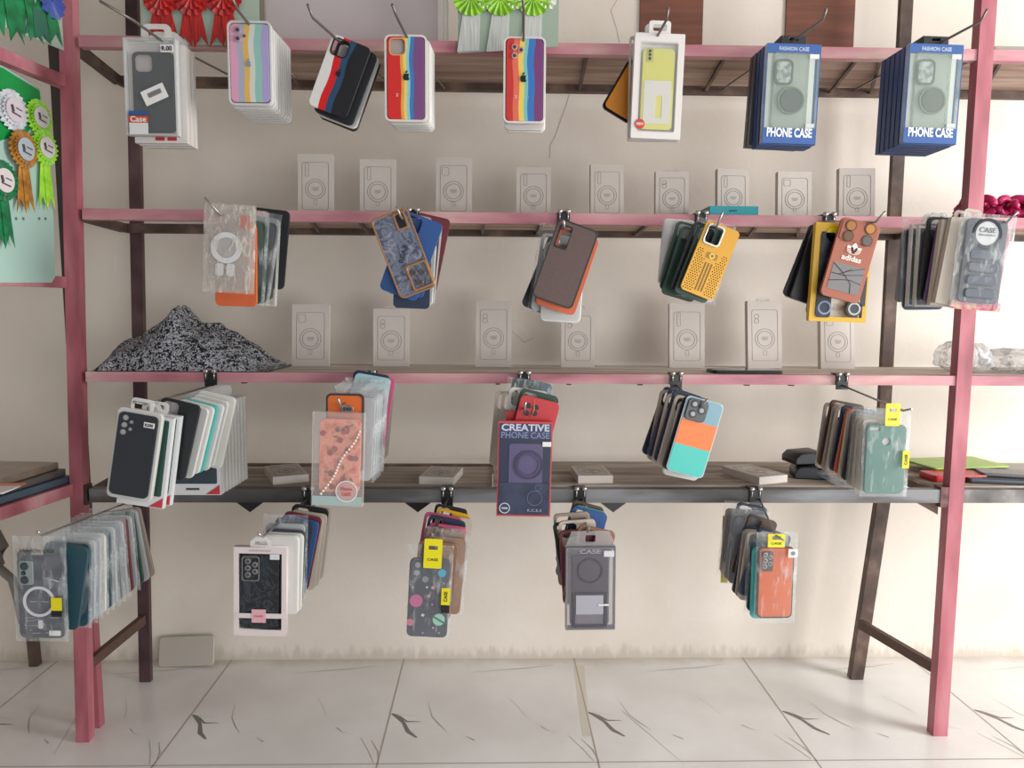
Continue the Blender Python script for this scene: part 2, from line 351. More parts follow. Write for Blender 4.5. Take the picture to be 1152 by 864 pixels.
for z, xs in ((za, ((455, 459), (663, 648), (822, 785), (974, 921), (1000, 965), (1140, 1085))), (zb, ((345, 362), (400, 416), (543, 543), (612, 603), (735, 712), (858, 838), (905, 892), (1120, 1080)))):
    for xf, xb in xs:
        p, q = P(xf, 0 if z == za else 240, 0).x, P(xb, 300, D).x
        obj('joist', MB().bar((p, .03, z - .018), (q * 1.0, D - .03, z - .022), .009, .008), DARK, rack)
for xf in (275, 560, 640, 720, 840, 890):
    a = P(xf, 430, .015); obj('bolt', MB().box(a.x - .006, a.x + .006, .006, .026, zc - .031, zc - .0265), RUST, rack)
# lower braces and gussets
for (x0_, y0_), (x1_, y1_) in (((101, 746), (161, 697)), ((1050, 749), (968, 703))):
    a, b = P(x0_, y0_, .03), P(x1_, y1_, D - .03); a.z = b.z = (a.z + b.z) / 2
    obj('brace', MB().bar(a, b, .018, .03), RUST, rack)
def tri(px, z, s, Y=.02):
    x = P(px, 565, Y).x; return MB().plate([[(x - s, z), (x + s, z), (x, z - s * .75)]], .004, Y)
for px in (281, 470, 690): obj('gusset', tri(px, zd - .037, .045), BLACK, rack)
a = P(1056, 570, .01); obj('gusset', MB().plate([[(a.x - .07, zd - .037), (a.x + .0, zd - .037), (a.x, zd - .075)]], .004, .012), RUST, rack)
a = P(92, 548, .02)
g = MB(); g.box(a.x - .02, a.x + .024, -.002, .03, zd - .045, zd + .01); obj('bracket', g, blotch([(.3, '#2b2320'), (.6, '#4c3a33')], 30), rack)
a = P(1064, 557, .02)
g = MB(); g.box(a.x - .028, a.x + .026, -.003, .034, zd - .05, zd + .008); obj('bracket', g, blotch([(.3, '#3b2c28'), (.6, '#7b4c4a')], 40), rack)
# ------------------------------------------------------------------ side rack on the left
side = thing('side_rack', 'pink metal rack running toward the viewer at the left edge', 'rack', (0, 0, 0))
o1 = P(66, 90, .085); o2 = P(109, 811, .085); 
q0, q1 = ext(o1, o2, 0), ext(o1, o2, TOPZ)
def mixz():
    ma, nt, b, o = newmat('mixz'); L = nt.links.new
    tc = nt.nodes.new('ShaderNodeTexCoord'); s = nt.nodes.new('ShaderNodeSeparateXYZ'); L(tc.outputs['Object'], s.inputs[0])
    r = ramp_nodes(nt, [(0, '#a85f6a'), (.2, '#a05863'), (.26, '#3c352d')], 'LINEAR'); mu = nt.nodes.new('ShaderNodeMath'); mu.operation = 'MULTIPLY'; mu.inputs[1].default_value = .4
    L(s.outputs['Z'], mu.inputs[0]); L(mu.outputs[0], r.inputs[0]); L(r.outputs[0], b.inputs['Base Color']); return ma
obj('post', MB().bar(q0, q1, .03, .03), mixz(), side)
zr = P(76, 96, .03).z - .0
pr = P(76, 95.5, .03); pl = PZ(0, 64, pr.z)
UD = Vector((pl.x - pr.x, pl.y - pr.y, 0)).normalized(); UN = Vector((UD.y, -UD.x, 0))
if UN.y > 0: UN = -UN
def slat(px, py, th, dp, ln=1.0):
    a = P(px, py, .03); b = a + UD * ln
    k = MB(); n = UN * dp / 2; h = Vector((0, 0, th / 2))
    v = [k.bm.verts.new(p + i * n + j * h) for p in (a, b) for i, j in ((-1, -1), (1, -1), (1, 1), (-1, 1))]
    for q in ((3, 2, 1, 0), (4, 5, 6, 7), (0, 1, 5, 4), (1, 2, 6, 5), (2, 3, 7, 6), (3, 0, 4, 7)): k.bm.faces.new([v[i] for i in q])
    return k
obj('rail', slat(78, 95.5, .03, .028), PINK, side)
obj('rail', slat(79, 318, .03, .028), PINK, side)
obj('rail', slat(86, 548, .032, .028), PINK, side)
SB = P(86, 541, .03)
k = MB(); a = SB - UN * .012; b = a + UD * 1.0; c = b - UN * .35; d = a - UN * .12 
c.z = d.z = a.z
k.poly([a, b, c, d]); k.poly([p - Vector((0, 0, .01)) for p in (a, b, c, d)])
obj('shelf_board', k, WOODT, side)
lg0, lg1 = PZ(40, 748, 0), PZ(40, 748, 0); lg1.z = .4; lg0.x -= 0; lg1.x -= .02
obj('leg', MB().bar(lg0, lg1, .028, .028), DARK, side)
k = MB(); pts = [P(-30, 575, -.05), P(2, 600, -.05), P(4, 625, -.05), P(-8, 636, -.05)]
side_loop = MB(); side_loop.tube([P(-25, 590, .1), P(-5, 598, .1), P(4, 615, .1), P(0, 632, .1), P(-14, 642, .1)], .014, 10)
side_loop.tube([P(-20, 634, .1), P(0, 640, .1), P(14, 652, .1), P(20, 672, .1), P(26, 700, .1)], .013, 10)
tag(obj('bent_pipe', side_loop, mat('#7d786e', .4)), 'grey bent pipe frame standing under the left rack', 'pipe')
# ------------------------------------------------------------------ hooks
HOOKS = []
def hook(label, pts, clamp=None, r=.0032):
    """pts: list of (px,py,Y); clamp: px on a front rail, z of rail top"""
    q = [P(*p) for p in pts]
    t = thing('display_hook', label, 'hook', q[0], group='metal hooks the phone cases hang from')
    obj('rod', MB().tube([p - q[0] for p in q], r, 8), CHROME if clamp else mat('#77706c', .35, .6), t)
    if clamp:
        cx, z, th = clamp; x = P(cx, 400, -.0).x - q[0].x; z -= q[0].z; y = -q[0].y
        k = MB(); k.box(x - .016, x + .016, y - .007, y - .001, z - th - .012, z + .001); k.box(x - .016, x + .016, y - .007, y + .034, z + .0015, z + .005)
        obj('clamp', k, mat('#2a2a2b', .4, .3), t)
        k = MB()
        for s in (-.011, .011):
            k.tube([(x + s - .006, y - .009, z + .004), (x + s + .006, y - .009, z + .004)], .0055, 8); k.tube([(x + s, y - .01, z), (x + s, y - .01, z - .018)], .002, 6)
        obj('spring', k, mat('#c9c6c0', .25, .8), t)
    return t
YT = -.2
B = D - .035
top_hooks = [[(257, 84, B), (181, 45, YT), (150, 23, -.3), (112, 1, -.36)], [(336, 95, B), (280, 27, YT), (268, 12, -.26), (259, -6, -.3)],
 [(442, 98, B), (380, 45, YT), (352, 20, -.26), (346, 5, -.29)], [(500, 99, B), (458, 42, YT), (446, 18, -.26), (441, 5, -.29)],
 [(575, 100, B), (589, 46, YT), (589, 10, -.27), (588, -6, -.3)], [(705, 101, B), (740, 40, YT), (750, 22, -.25), (752, 8, -.27)],
 [(812, 101, B), (893, 45, YT), (926, 22, -.26), (930, 9, -.28)], [(960, 102, B), (1060, 47, YT), (1103, 24, -.26), (1111, 10, -.28)]]
TW_ = ['holding the white clear packs at the far left', 'holding the pastel striped cases', 'holding the red white and navy striped case', 'holding the rainbow case with a camera cutout',
       'holding the rainbow case with camera rings', 'holding the white box with the yellow case', 'holding the blue boxes left of the pillar', 'holding the blue boxes beside the right post']
for p, l in zip(top_hooks, TW_): hook('bare metal top row hook ' + l, p, None)
YF = -.28
def hk(label, cx, shelf, front, tip, Yf=YF, sag=0):
    z = SH[shelf]; th = (.029, .029, .027, .038)[shelf]
    py0 = {1: 249, 2: 434, 3: 562}[shelf]
    hook('clamped metal hook ' + label, [(cx, py0, -.008), (front[0], front[1], Yf - .01), (tip[0], tip[1], Yf - .03)], (cx, z, th), .0028)
# ------------------------------------------------------------------ phone case builders
CN = {'black': '#1f2125', 'white': '#dad7d0', 'cream': '#c6bbad', 'grey': '#85868a', 'navy': '#27344c', 'blue': '#2d548f', 'teal': '#2a4b57', 'brown': '#5a443a', 'tan': '#9a7862',
      'orange': '#cc6236', 'red': '#c8342f', 'pink': '#cf5f86', 'green': '#2d4a3e', 'yellow': '#e6b318', 'maroon': '#6e2a34', 'turquoise': '#3fb7b0', 'pale blue': '#a8c9cf', 'dark grey': '#45474b',
      'purple': '#6a4a80', 'beige': '#a3968a', 'sage': '#c9cdb6', 'light grey': '#b4b8ba', 'bronze': '#8b6650', 'lilac': '#b9aecb'}
def cam_shapes(cam_, w, h):
    L, T = -w * .5, h * .5
    if cam_ == 'sq': return [rr(.4 * w, .4 * w, .1 * w, L + .28 * w, T - .27 * w)]
    if cam_ == 'pill': return [rr(.3 * w, .26 * h, .1 * w, L + .24 * w, T - .2 * h)]
    if cam_ == 'five': return [circ(.075 * w, L + .18 * w, T - .15 * w), circ(.075 * w, L + .17 * w, T - .34 * w), circ(.075 * w, L + .16 * w, T - .53 * w), circ(.05 * w, L + .34 * w, T - .24 * w), circ(.05 * w, L + .33 * w, T - .43 * w)]
    if cam_ == 'two': return [circ(.08 * w, L + .2 * w, T - .18 * w), circ(.08 * w, L + .2 * w, T - .42 * w)]
    if cam_ == 'ring': return [circ(.24 * w, 0, T - .34 * w)]
    if cam_ == 'fp': return [rr(.26 * w, .05 * h, .02 * w, L + .2 * w, T - .06 * h), circ(.1 * w, 0, T - .24 * h)]
    return []
def shell_mesh(w, h, cam_):
    w, h = round(w, 3), round(h, 3)
    def f():
        r = .13 * w; k = MB(); k.plate([rr(w, h, r)] + cam_shapes(cam_, w, h), .0022, 0, .0007)
        k.plate([rr(w, h, r), rr(w - .006, h - .006, r - .003)], .0085, .0005, .0006); return k
    return cached(('shell', w, h, cam_), f)
def tray_mesh(w, h, dp):
    w, h = round(w, 3), round(h, 3)
    return cached(('tray', w, h, dp), lambda: MB().plate([rr(w, h, .13 * w)], dp, 0, .002))
def frame_mesh(w, h, dp, r, t):
    w, h = round(w, 3), round(h, 3)
    return cached(('fr', w, h, dp, r, t), lambda: MB().plate([rr(w, h, r), rr(w - 2 * t, h - 2 * t, max(r - t, .001))], dp, 0, .0005))
def tab_mesh(w):
    return cached(('tab', round(w, 3)), lambda: MB().plate([rr(w, w * .62, w * .22), rr(w * .55, w * .22, w * .08, 0, w * .03)], .0012, 0))
def box_mesh(w, h, dp):
    w, h = round(w, 3), round(h, 3)
    return cached(('bx', w, h, dp), lambda: MB().box(-w / 2, w / 2, 0, dp, -h / 2, h / 2))
def bag_mesh(w, h, seed=0):
    w, h = round(w, 3), round(h, 3)
    def f():
        k = MB(); nx, nz = 10, 16; G = []
        for sgn in (-1, 1):
            g = [[k.bm.verts.new(((i / nx - .5) * w * (1 + .015 * noise.noise(Vector((seed, j * .5, 1)))), sgn * (.007 * math.sin(PI * i / nx) ** .5 * math.sin(PI * j / nz) ** .5) + .0025 * noise.noise(Vector((i * .7, j * .6, seed + sgn))) * math.sin(PI * i / nx), (j / nz - .5) * h)) for j in range(nz + 1)] for i in range(nx + 1)]
            for i in range(nx):
                for j in range(nz): k.bm.faces.new((g[i][j], g[i + 1][j], g[i + 1][j + 1], g[i][j + 1])).smooth = True
        return k
    return cached(('bag', w, h, seed), f)
def hangcase(R, w, h, ma, cam_='sq', y=0, name='shell'): return obj(name, shell_mesh(w, h, cam_), ma, R, (0, y, 0))
def txt(R, body, hgt, x, z, y, ma, width=None, bold=.0, name='lettering', ang=0):
    k = MB(); k.text(body, hgt, x, z, y, width, bold, 0, ang); return obj(name, k, ma, R)
def pl(R, name, outlines, ma, t=.0008, y=0, bev=0):
    return obj(name, MB().plate(outlines, t, y, bev), ma, R)
def root(name, label, px, py, Y, tilt=0, yaw=0, group=None):
    return thing(name, label, 'phone case', P(px, py, Y), Euler((0, math.radians(tilt), math.radians(yaw)), 'XYZ'), group)
ORD = ['next', 'second', 'third', 'fourth', 'fifth', 'sixth', 'seventh', 'eighth', 'ninth', 'tenth', 'eleventh', 'twelfth', 'thirteenth', 'fourteenth']
KP = {'case': ('phone_case', 'phone case'), 'tray': ('phone_case', 'phone case in white clear tray'), 'box': ('boxed_phone_case', 'phone case in clear box'),
      'bag': ('bagged_phone_case', 'phone case in clear sleeve'), 'card': ('phone_case_box', 'phone case box')}
def simple(kind, col, R, w, h, cam_='sq'):
    ma = mat(CN[col], .45) if col not in ('light grey',) else mat(CN[col], .3)
    if kind == 'case':
        hangcase(R, w, h, ma, cam_)
    elif kind == 'tray':
        hangcase(R, w * .92, h * .95, ma, cam_, .002)
        obj('clear_tray', tray_mesh(w, h, .012), TRAY, R)
    elif kind == 'box':
        hangcase(R, w * .8, h * .84, ma, cam_, .004)
        obj('clear_box', box_mesh(w, h, .014), CLR, R)
        obj('box_edge', frame_mesh(w, h, .0145, .004, .004), MILK2, R)
        obj('hanger_tab', tab_mesh(w * .42), MILK2, R, (0, .006, h / 2 + w * .12))
    elif kind == 'bag':
        hangcase(R, w, h, ma, cam_, .0)
        obj('clear_sleeve', bag_mesh(w * 1.16, h * 1.14, len(col)), BAG, R, (0, .003, h * .05))
    elif kind == 'card':
        obj('box_body', box_mesh(w, h, .016), ma, R)
        obj('hanger_tab', tab_mesh(w * .42), ma, R, (0, .006, h / 2 + w * .12))
def stack(anchor, px, py, Y, wpx, hpx, items, dy=.02, drift=(0, 0), start=1, kx=1, kz=1):
    """items behind the front one: (kind, colour, tilt, dx px, dy px[, cam, scale])"""
    base = P(px, py, Y)
    for i, it in enumerate(items):
        kind, col, tilt, dx, dz = it[:5]; dx *= kx; dz *= kz; cam_ = it[5] if len(it) > 5 else 'sq'; sc = it[6] if len(it) > 6 else 1
        n = i + start; loc = base + Vector((n * dy * drift[0] + m(dx, Y), n * dy, n * dy * drift[1] - m(dz, Y)))
        name, phr = KP[kind]
        R = thing(name, '%s %s, %s behind the %s' % (col, phr, ORD[min(i, 13)], anchor), 'phone case', loc, (0, math.radians(tilt), 0), 'phone cases hanging behind the ' + anchor)
        simple(kind, col, R, m(wpx, Y) * sc, m(hpx, Y) * sc, cam_)
def lens(R, x, z, r, y=-.003, ma=None):
    k = MB(); k.plate([circ(r, x, z)], .003, y, .0006); o = obj('camera_lens', k, ma or BLACK, R)
    obj('glass', MB().plate([circ(r * .55, x, z, 14)], .0006, y - .0005), mat('#3c4350', .1, coat=1), o); return o
def applelogo(R, x, z, s, ma, y=-.0006):
    pts = []
    for i in range(28):
        a = 2 * PI * i / 28; r = s * (1 + .0 * a)
        X, Z = r * math.cos(a) * .92, r * math.sin(a)
        if abs(math.cos(a)) < .35: Z *= .88
        if X > 0 and abs(Z - .1 * s) < .5 * s: X = min(X, s * (.55 + .0 * a)) if abs(Z - .1 * s) < .38 * s else X
        pts.append((x + X, z + Z))
    k = MB(); k.plate([pts], .0006, y); k.plate([rot2([(x + s * .45 * math.cos(t) * .45, z + s * 1.35 + s * .45 * math.sin(t)) for t in [2 * PI * i / 10 for i in range(10)]], -.6, x, z + s * 1.35)], .0006, y)
    obj('fruit_logo', k, ma, R)
# ================================================================== TOP ROW
# 1 white clear pack, charcoal case
Y = YT; w_, h_ = m(56, Y), m(102, Y)
R = root('boxed_phone_case', 'charcoal phone case in clear box with tilted barcode sticker, top row far left', 170, 98, Y, 0, 0)
X = lambda f: (f - .5) * w_
Z = lambda f: (.5 - f) * h_
cs = obj('case', shell_mesh(m(44, Y), m(84, Y), 'sq'), mat('#36383b', .5), R, (m(2, Y), .003, m(-5, Y)))
obj('backing_card', MB().box(-w_ / 2 + .004, w_ / 2 - .004, .0125, .0135, -h_ / 2 + .004, h_ / 2 - .004), mat('#c9c4bf', .6), R)
obj('clear_box', box_mesh(w_, h_, .018), CLR, R, (0, -.002, 0)); obj('box_edge', frame_mesh(w_, h_, .019, .003, .005), MILK, R, (0, -.0025, 0))
pl(R, 'barcode_sticker', [rot2(rr(m(26, Y), m(16, Y), .001, m(4, Y), m(-8, Y)), .42, m(4, Y), m(-8, Y))], WHITE, .0006, -.004)
k = MB()
for i in range(9): k.plate([rot2(rr(m(.9, Y), m(5, Y), 0, m(-2 + i * 1.7, Y), m(-7, Y), 1), .42, m(4, Y), m(-8, Y))], .0004, -.0048)
obj('barcode', k, BLACK, R)
pl(R, 'brand_label', [rr(m(20, Y), m(5, Y), .001, m(-14, Y), m(-28, Y))], mat('#2f5d92', .4), .0006, -.004)
pl(R, 'brand_label', [rr(m(20, Y), m(8, Y), .001, m(-14, Y), m(-34, Y))], mat('#d2502c', .4), .0006, -.004)
pl(R, 'brand_label', [rr(m(20, Y), m(12, Y), .001, m(-14, Y), m(-44, Y))], mat('#dcdcdc', .4), .0006, -.004)
txt(R, 'Case', m(6, Y), m(-14, Y), m(-34, Y), -.005, WHITE, m(17, Y), .02)
pl(R, 'price_tag', [rr(m(14, Y), m(8, Y), .001, m(19, Y), m(40, Y))], WHITE, .0006, -.004); txt(R, 'R.00', m(5, Y), m(19, Y), m(40, Y), -.005, BLACK, m(11, Y), .02)
obj('hanger_tab', tab_mesh(m(32, Y)), MILK2, R, (m(6, Y), .008, h_ / 2 + m(6, Y)))
base = P(175, 103, Y)
for i in range(3):
    t = thing('phone_case_box', 'white %s phone case box, %s behind the charcoal cased pack' % ('flat' if i < 2 else 'rear', ORD[i]), 'phone case', base + Vector((.003 * i, .022 + .017 * i, -.002 * i)), (0, 0, 0), 'white boxes behind the charcoal cased pack')
    obj('box_body', box_mesh(w_ * 1.02, h_ * 1.02, .016), mat('#d5d0cb', .5), t); obj('hanger_tab', tab_mesh(m(32, Y)), MILK2, t, (m(6, Y), .008, h_ / 2 + m(6, Y)))
    for dx in (-6, 7): pl(t, 'red_label', [rr(m(10, Y), m(5, Y), .001, m(dx + 5, Y), -h_ / 2 + m(4, Y))], mat('#b5303c', .4), .0006, -.0008)
# 2 pastel stripes
Y = YT; w_, h_ = m(43, Y), m(84, Y)
PASTEL = stripes([(0, '#dea0bb'), (.2, '#a9adc0'), (.36, '#e2b45c'), (.5, '#d3d6cc'), (.64, '#93c2b6'), (.82, '#aaa0cc')], wave=.02)
R = root('phone_case', 'pastel striped phone case in pink blue yellow and mint with two camera rings', 281, 71, Y)
hangcase(R, w_ * .96, h_ * .97, PASTEL, '', 0); obj('clear_tray', frame_mesh(w_ * 1.1, h_ * 1.05, .013, .014, .005), MILK2, R)
for z in (34, 25): lens(R, m(-12, Y), m(z, Y), m(3.8, Y), -.003, mat('#b98f9f', .3))
pl(R, 'flash', [circ(m(1.6, Y), m(-5, Y), m(28, Y))], mat('#5b5560'), .001, -.002)
applelogo(R, m(-1, Y), m(-1, Y), m(3.2, Y), mat('#8a8fa8', .3), -.002)
stack('pastel striped case', 281, 73, Y, 47, 88, [('tray', 'lilac', 0, 3 + i * 1.6, 3 + i * 1.3, '') for i in range(8)], dy=.015, kx=.4, kz=.3)
# 3 white red navy black
R = root('phone_case', 'white red navy and black striped phone case tilted on the top row', 382, 86, Y, 21)
w_, h_ = m(44, Y), m(80, Y)
hangcase(R, w_, h_, stripes([(0, '#dcdad6'), (.26, '#cf2020'), (.44, '#2c4a68'), (.6, '#202023')], wave=.025), 'sq')
applelogo(R, m(-2, Y), m(2, Y), m(3, Y), BLACK, -.002)
k = MB()
stack('tilted red and navy case', 385, 90, Y, 45, 82, [('case', 'black', 21, 2, 1), ('tray', 'black', 20, 4, 3), ('case', 'black', 21, 4, 4)], dy=.016)
pl(R, 'camera_ring', [rr(.44 * w_, .44 * w_, .12 * w_, -w_ / 2 + .28 * w_, h_ / 2 - .27 * w_), rr(.38 * w_, .38 * w_, .1 * w_, -w_ / 2 + .28 * w_, h_ / 2 - .27 * w_)], BLACK, .002, -.001)
# 4, 5 rainbow
RB1 = stripes([(0, '#d2302c'), (.38, '#e7a24a'), (.46, '#ecd06a'), (.54, '#8fcdd0'), (.62, '#3f7cb8'), (.72, '#7a4f80')], wave=.018)
RB2 = stripes([(0, '#c73a34'), (.2, '#e0705a'), (.36, '#eccb64'), (.5, '#7cc3bb'), (.6, '#3d78bd'), (.78, '#7a4478')], wave=.02)
for (cx, rbm, cam_, lab) in ((456.5, RB1, 'sq', 'rainbow striped phone case with open square camera cutout in white tray'), (590, RB2, '', 'rainbow striped phone case with three camera rings in white tray')):
    cy = 88 if cam_ else 90; w_, h_ = m(40, Y), m(87, Y)
    R = root('phone_case', lab, cx, cy, Y); hangcase(R, w_, h_, rbm, cam_, -.001)
    obj('clear_tray', frame_mesh(w_ * 1.15, h_ * 1.05, .013, .014, .005), mat('#ddd8d3', .3), R)
    obj('tray_back', MB().plate([rr(w_ * 1.1, h_ * 1.03, .012)], .001, .012), mat('#cfc8c0', .4), R)
    applelogo(R, m(1 if cam_ else -1, Y), m(1, Y), m(4, Y), mat('#26282b', .3), -.003)
    txt(R, '2 .  : :', m(3, Y), m(-3, Y), m(-18, Y), -.003, mat('#e6c9c6'), m(16, Y))
    if not cam_:
        for x, z in ((-11, 34), (-4, 31), (-11, 25)): lens(R, m(x, Y), m(z, Y), m(3.4, Y), -.004, mat('#c99a8c', .3))
    else:
        pl(R, 'camera_ring', [rr(.46 * w_, .46 * w_, .12 * w_, -w_ / 2 + .28 * w_, h_ / 2 - .27 * w_), rr(.4 * w_, .4 * w_, .1 * w_, -w_ / 2 + .28 * w_, h_ / 2 - .27 * w_)], mat('#d9a36a', .3), .0012, -.0022)
stack('rainbow cutout case', 458, 90, Y, 46, 91, [('tray', c, 0, 3 + i, 2 + i, '') for i, c in enumerate(('white', 'white', 'cream', 'white', 'purple'))], dy=.015, kz=.2, kx=.6)
stack('rainbow case with camera rings', 590, 95, Y, 45, 90, [('tray', 'cream', 0, 1, 3, ''), ('tray', 'white', 0, 2, 4, '')], dy=.022, kz=.3)
# 6 white box with yellow case
w_, h_ = m(55, Y), m(112, Y)
R = root('boxed_phone_case', 'yellow phone case in white framed clear box with round red sticker', 740, 97, Y, 1.5)
obj('box_body', MB().plate([rr(w_, h_, .003), rr(w_ * .74, h_ * .84, .004, 0, -h_ * .01)], .018, 0, .0006), mat('#e9e4e0', .35), R)
obj('backing_card', MB().box(-w_ * .45, w_ * .45, .0165, .0175, -h_ * .46, h_ * .46), mat('#efecea', .5), R)
yc = hangcase(R, m(35, Y), m(86, Y), stripes([(0, '#ebe57f'), (.5, '#e3e06d')], axis='Z', wave=0), '', .002, 'case'); yc.location.z = m(-3, Y)
pl(R, 'white_print', [rr(m(30, Y), m(46, Y), .003, 0, m(-17, Y)), rr(m(7, Y), m(24, Y), .002, m(2, Y), m(-22, Y))], mat('#e8e5db', .4), .0006, .001)
pl(R, 'camera_frame', [rr(m(7, Y), m(15, Y), .003, m(-10, Y), m(33, Y)), rr(m(6, Y), m(14, Y), .003, m(-10, Y), m(33, Y))], mat('#c8c06a'), .0008, .001)
for z in (37, 33, 29): lens(R, m(-10, Y), m(z, Y), m(1.8, Y), -.0005, mat('#7d7a4a'))
pl(R, 'clear_window', [rr(w_ * .76, h_ * .86, .004, 0, -h_ * .01)], CLR, .0005, -.0008)
pl(R, 'round_sticker', [circ(m(5.3, Y), m(-18, Y), m(-41, Y), 24)], mat('#d8453c', .4), .0006, -.002)
txt(R, 'NEW', m(3, Y), m(-18, Y), m(-41, Y), -.003, WHITE, m(8, Y), .03)
obj('hanger_tab', MB().plate([rr(m(24, Y), m(17, Y), .007, 0, h_ / 2 + m(6, Y)), rr(m(15, Y), m(7, Y), .004, 0, h_ / 2 + m(7, Y))], .002, .008, .0004), mat('#ece8e5', .4), R)
t = root('boxed_phone_case', 'empty looking clear blister box next behind the yellow case box', 737, 100, Y + .024); simple('box', 'white', t, m(58, Y), m(112, Y))
t = root('phone_case', 'amber yellow and black phone case tilted behind the yellow case box', 708, 103, Y + .06, 30)
obj('shell', shell_mesh(m(36, Y), m(60, Y), ''), mat('#d2851d', .4), t); pl(t, 'black_trim', [rr(m(38, Y), m(62, Y), .012), rr(m(33, Y), m(56, Y), .01)], BLACK, .005, .0)
# 7, 8 blue PHONE CASE boxes
BLU = mat('#4468a8', .4); BLUD = mat('#34507f', .45, var=.15, scale=8)
def bluebox(R, w_, h_, front=True):
    dp = .02
    k = MB(); k.plate([rr(w_, h_, .002, n=2), rr(w_ * (.96 if front else .9), h_ * .755, .002, 0, h_ * .035, n=2)], .001, 0); 
    for xs in ((-w_ / 2, -w_ / 2 + .001), (w_ / 2 - .001, w_ / 2)):
        if front: obj('clear_side', MB().box(*xs, 0, dp, -h_ / 2, h_ / 2), clear(.25, '#c9d6dc', .2, 'bs'), R)
        else: k.box(*xs, 0, dp, -h_ / 2, h_ / 2)
    k.box(-w_ / 2, w_ / 2, 0, dp, -h_ / 2, -h_ / 2 + .001); k.box(-w_ / 2, w_ / 2, dp - .001, dp, -h_ / 2, h_ / 2)
    obj('box_body', k, BLU if front else BLUD, R)
    if not front: return
    obj('backing_card', MB().box(-w_ * .44, w_ * .44, .014, .015, -h_ * .35, h_ * .42), mat('#f0f4ea', .5), R)
    c = obj('case', shell_mesh(w_ * .66, h_ * .78, 'pill'), clear(.22, '#b7c1b8', .2, 'cs'), R, (-.002, .004, h_ * .04))
    s = w_ * .66; cx, cz = -.002 - s * .5 + .24 * s, h_ * .04 + h_ * .39 - .2 * h_ * .78
    pl(R, 'camera_frame', [rr(.34 * w_, .26 * h_, .1 * w_, -w_ * .16, h_ * .22), rr(.29 * w_, .22 * h_, .08 * w_, -w_ * .16, h_ * .22)], mat('#6f776f', .4), .002, .001)
    pl(R, 'camera_print', [rr(.27 * w_, .21 * h_, .08 * w_, -w_ * .16, h_ * .22)], blotch([(.4, '#8d958f'), (.6, '#c7cdc8')], 60), .0006, .002)
    pl(R, 'magnet_ring', [circ(w_ * .25, 0, -h_ * .06, 30), circ(w_ * .22, 0, -h_ * .06, 30)], mat('#87907f', .4), .002, .001)
    pl(R, 'magnet_pad', [circ(w_ * .21, w_ * .02, -h_ * .06, 30)], mat('#6d716d', .5), .001, .002)
    pl(R, 'clear_window', [rr(w_ * .96, h_ * .755, .002, 0, h_ * .035)], clear(.06, '#cfe0d8'), .0003, -.0004)
    txt(R, 'FASHION CASE', h_ * .04, 0, h_ * .45, -.0008, mat('#c9d6ea'), w_ * .55, .02)
    txt(R, 'PHONE CASE', h_ * .095, 0, -h_ * .385, -.0008, mat('#f1f3f7'), w_ * .84, .035)
    pl(R, 'price_tag', [rr(w_ * .17, h_ * .045, .001, w_ * .38, h_ * .38)], WHITE, .0005, -.0012)
    pl(R, 'size_sticker', [rr(w_ * .16, h_ * .04, .001, w_ * .37, -h_ * .31)], mat('#d2d8d2'), .0005, -.0012)
for cx, lab, n in ((890.5, 'blue framed clear box lettered PHONE CASE, left of the two on the top row', 4), (1050, 'blue framed clear box lettered PHONE CASE, right one beside the pink post', 5)):
    w_, h_ = m(60, Y), m(107, Y)
    R = root('boxed_phone_case', lab, cx, 106, Y, 1.2, 0); bluebox(R, w_, h_)
    obj('hanger_tab', MB().plate([rr(m(29, Y), m(13, Y), .002, 0, h_ / 2 + m(3, Y)), rr(m(9, Y), m(2.5, Y), .001, 0, h_ / 2 + m(6, Y), 3)], .05, .006, .002), mat('#303133', .5, var=.3), R)
    anchor = 'left PHONE CASE box' if cx < 1000 else 'right PHONE CASE box'
    for i in range(n):
        grey = cx < 1000 and i > 1
        t = thing('phone_case_box', '%s boxed phone case, %s behind the %s' % ('charcoal' if grey else 'dark blue', ORD[i], anchor), 'phone case', P(cx - 1 - i * .5 - (2 if grey else 0), 107 + i * .3 - (2 if grey else 0), Y) + Vector((0, .021 * (i + 1), 0)), (0, math.radians(1.2 + grey * 1.5), 0), 'boxes hanging behind the ' + anchor)
        if grey: obj('box_body', box_mesh(w_, h_ * .95, .018), mat('#4a4b52', .4), t)
        else: bluebox(t, w_, h_, False); obj('backing_card', box_mesh(w_ * .85, h_ * .7, .001), mat('#a9b3a8', .5), t, (0, .012, h_ * .045))
# ================================================================== SECOND ROW
Y = YF
hk('of the second row at the far left under the clear ring pack', 274, 1, (248, 242), (230, 222)); hk('of the second row with the grey and gold case', 466, 1, (452, 246), (446, 233))
hk('of the second row with the brown case', 632, 1, (635, 258), (634, 248)); hk('of the second row with the yellow vented case', 784, 1, (806, 256), (813, 238))
hk('of the second row with the tan lettered case', 925, 1, (985, 250), (996, 238)); hk('of the second row by the right post', 1044, 1, (1133, 250), (1145, 238))
w_, h_ = m(57, Y), m(97, Y)
R = root('boxed_phone_case', 'clear sleeve pack with white ring case, far left of the second row', 258, 280, Y, 3)
obj('clear_sleeve', bag_mesh(w_, h_, 4), crinkle(.5, '#ddd6cc', 55), R)
obj('clear_insert', MB().plate([rr(w_ * .96, h_ * .97, .003)], .001, .004), clear(.3, '#ddd6cc', .25, 'r2a'), R)
obj('case', shell_mesh(m(46, Y), m(84, Y), 'sq'), clear(.3, '#e4e2dd', .2, 'r2b'), R, (m(-2, Y), .0095, m(-3, Y)))
pl(R, 'magnet_ring', [circ(m(17, Y), m(-3, Y), m(1, Y), 32), circ(m(11, Y), m(-3, Y), m(1, Y), 32)], mat('#e6e7e9', .4), .0015, -.003)
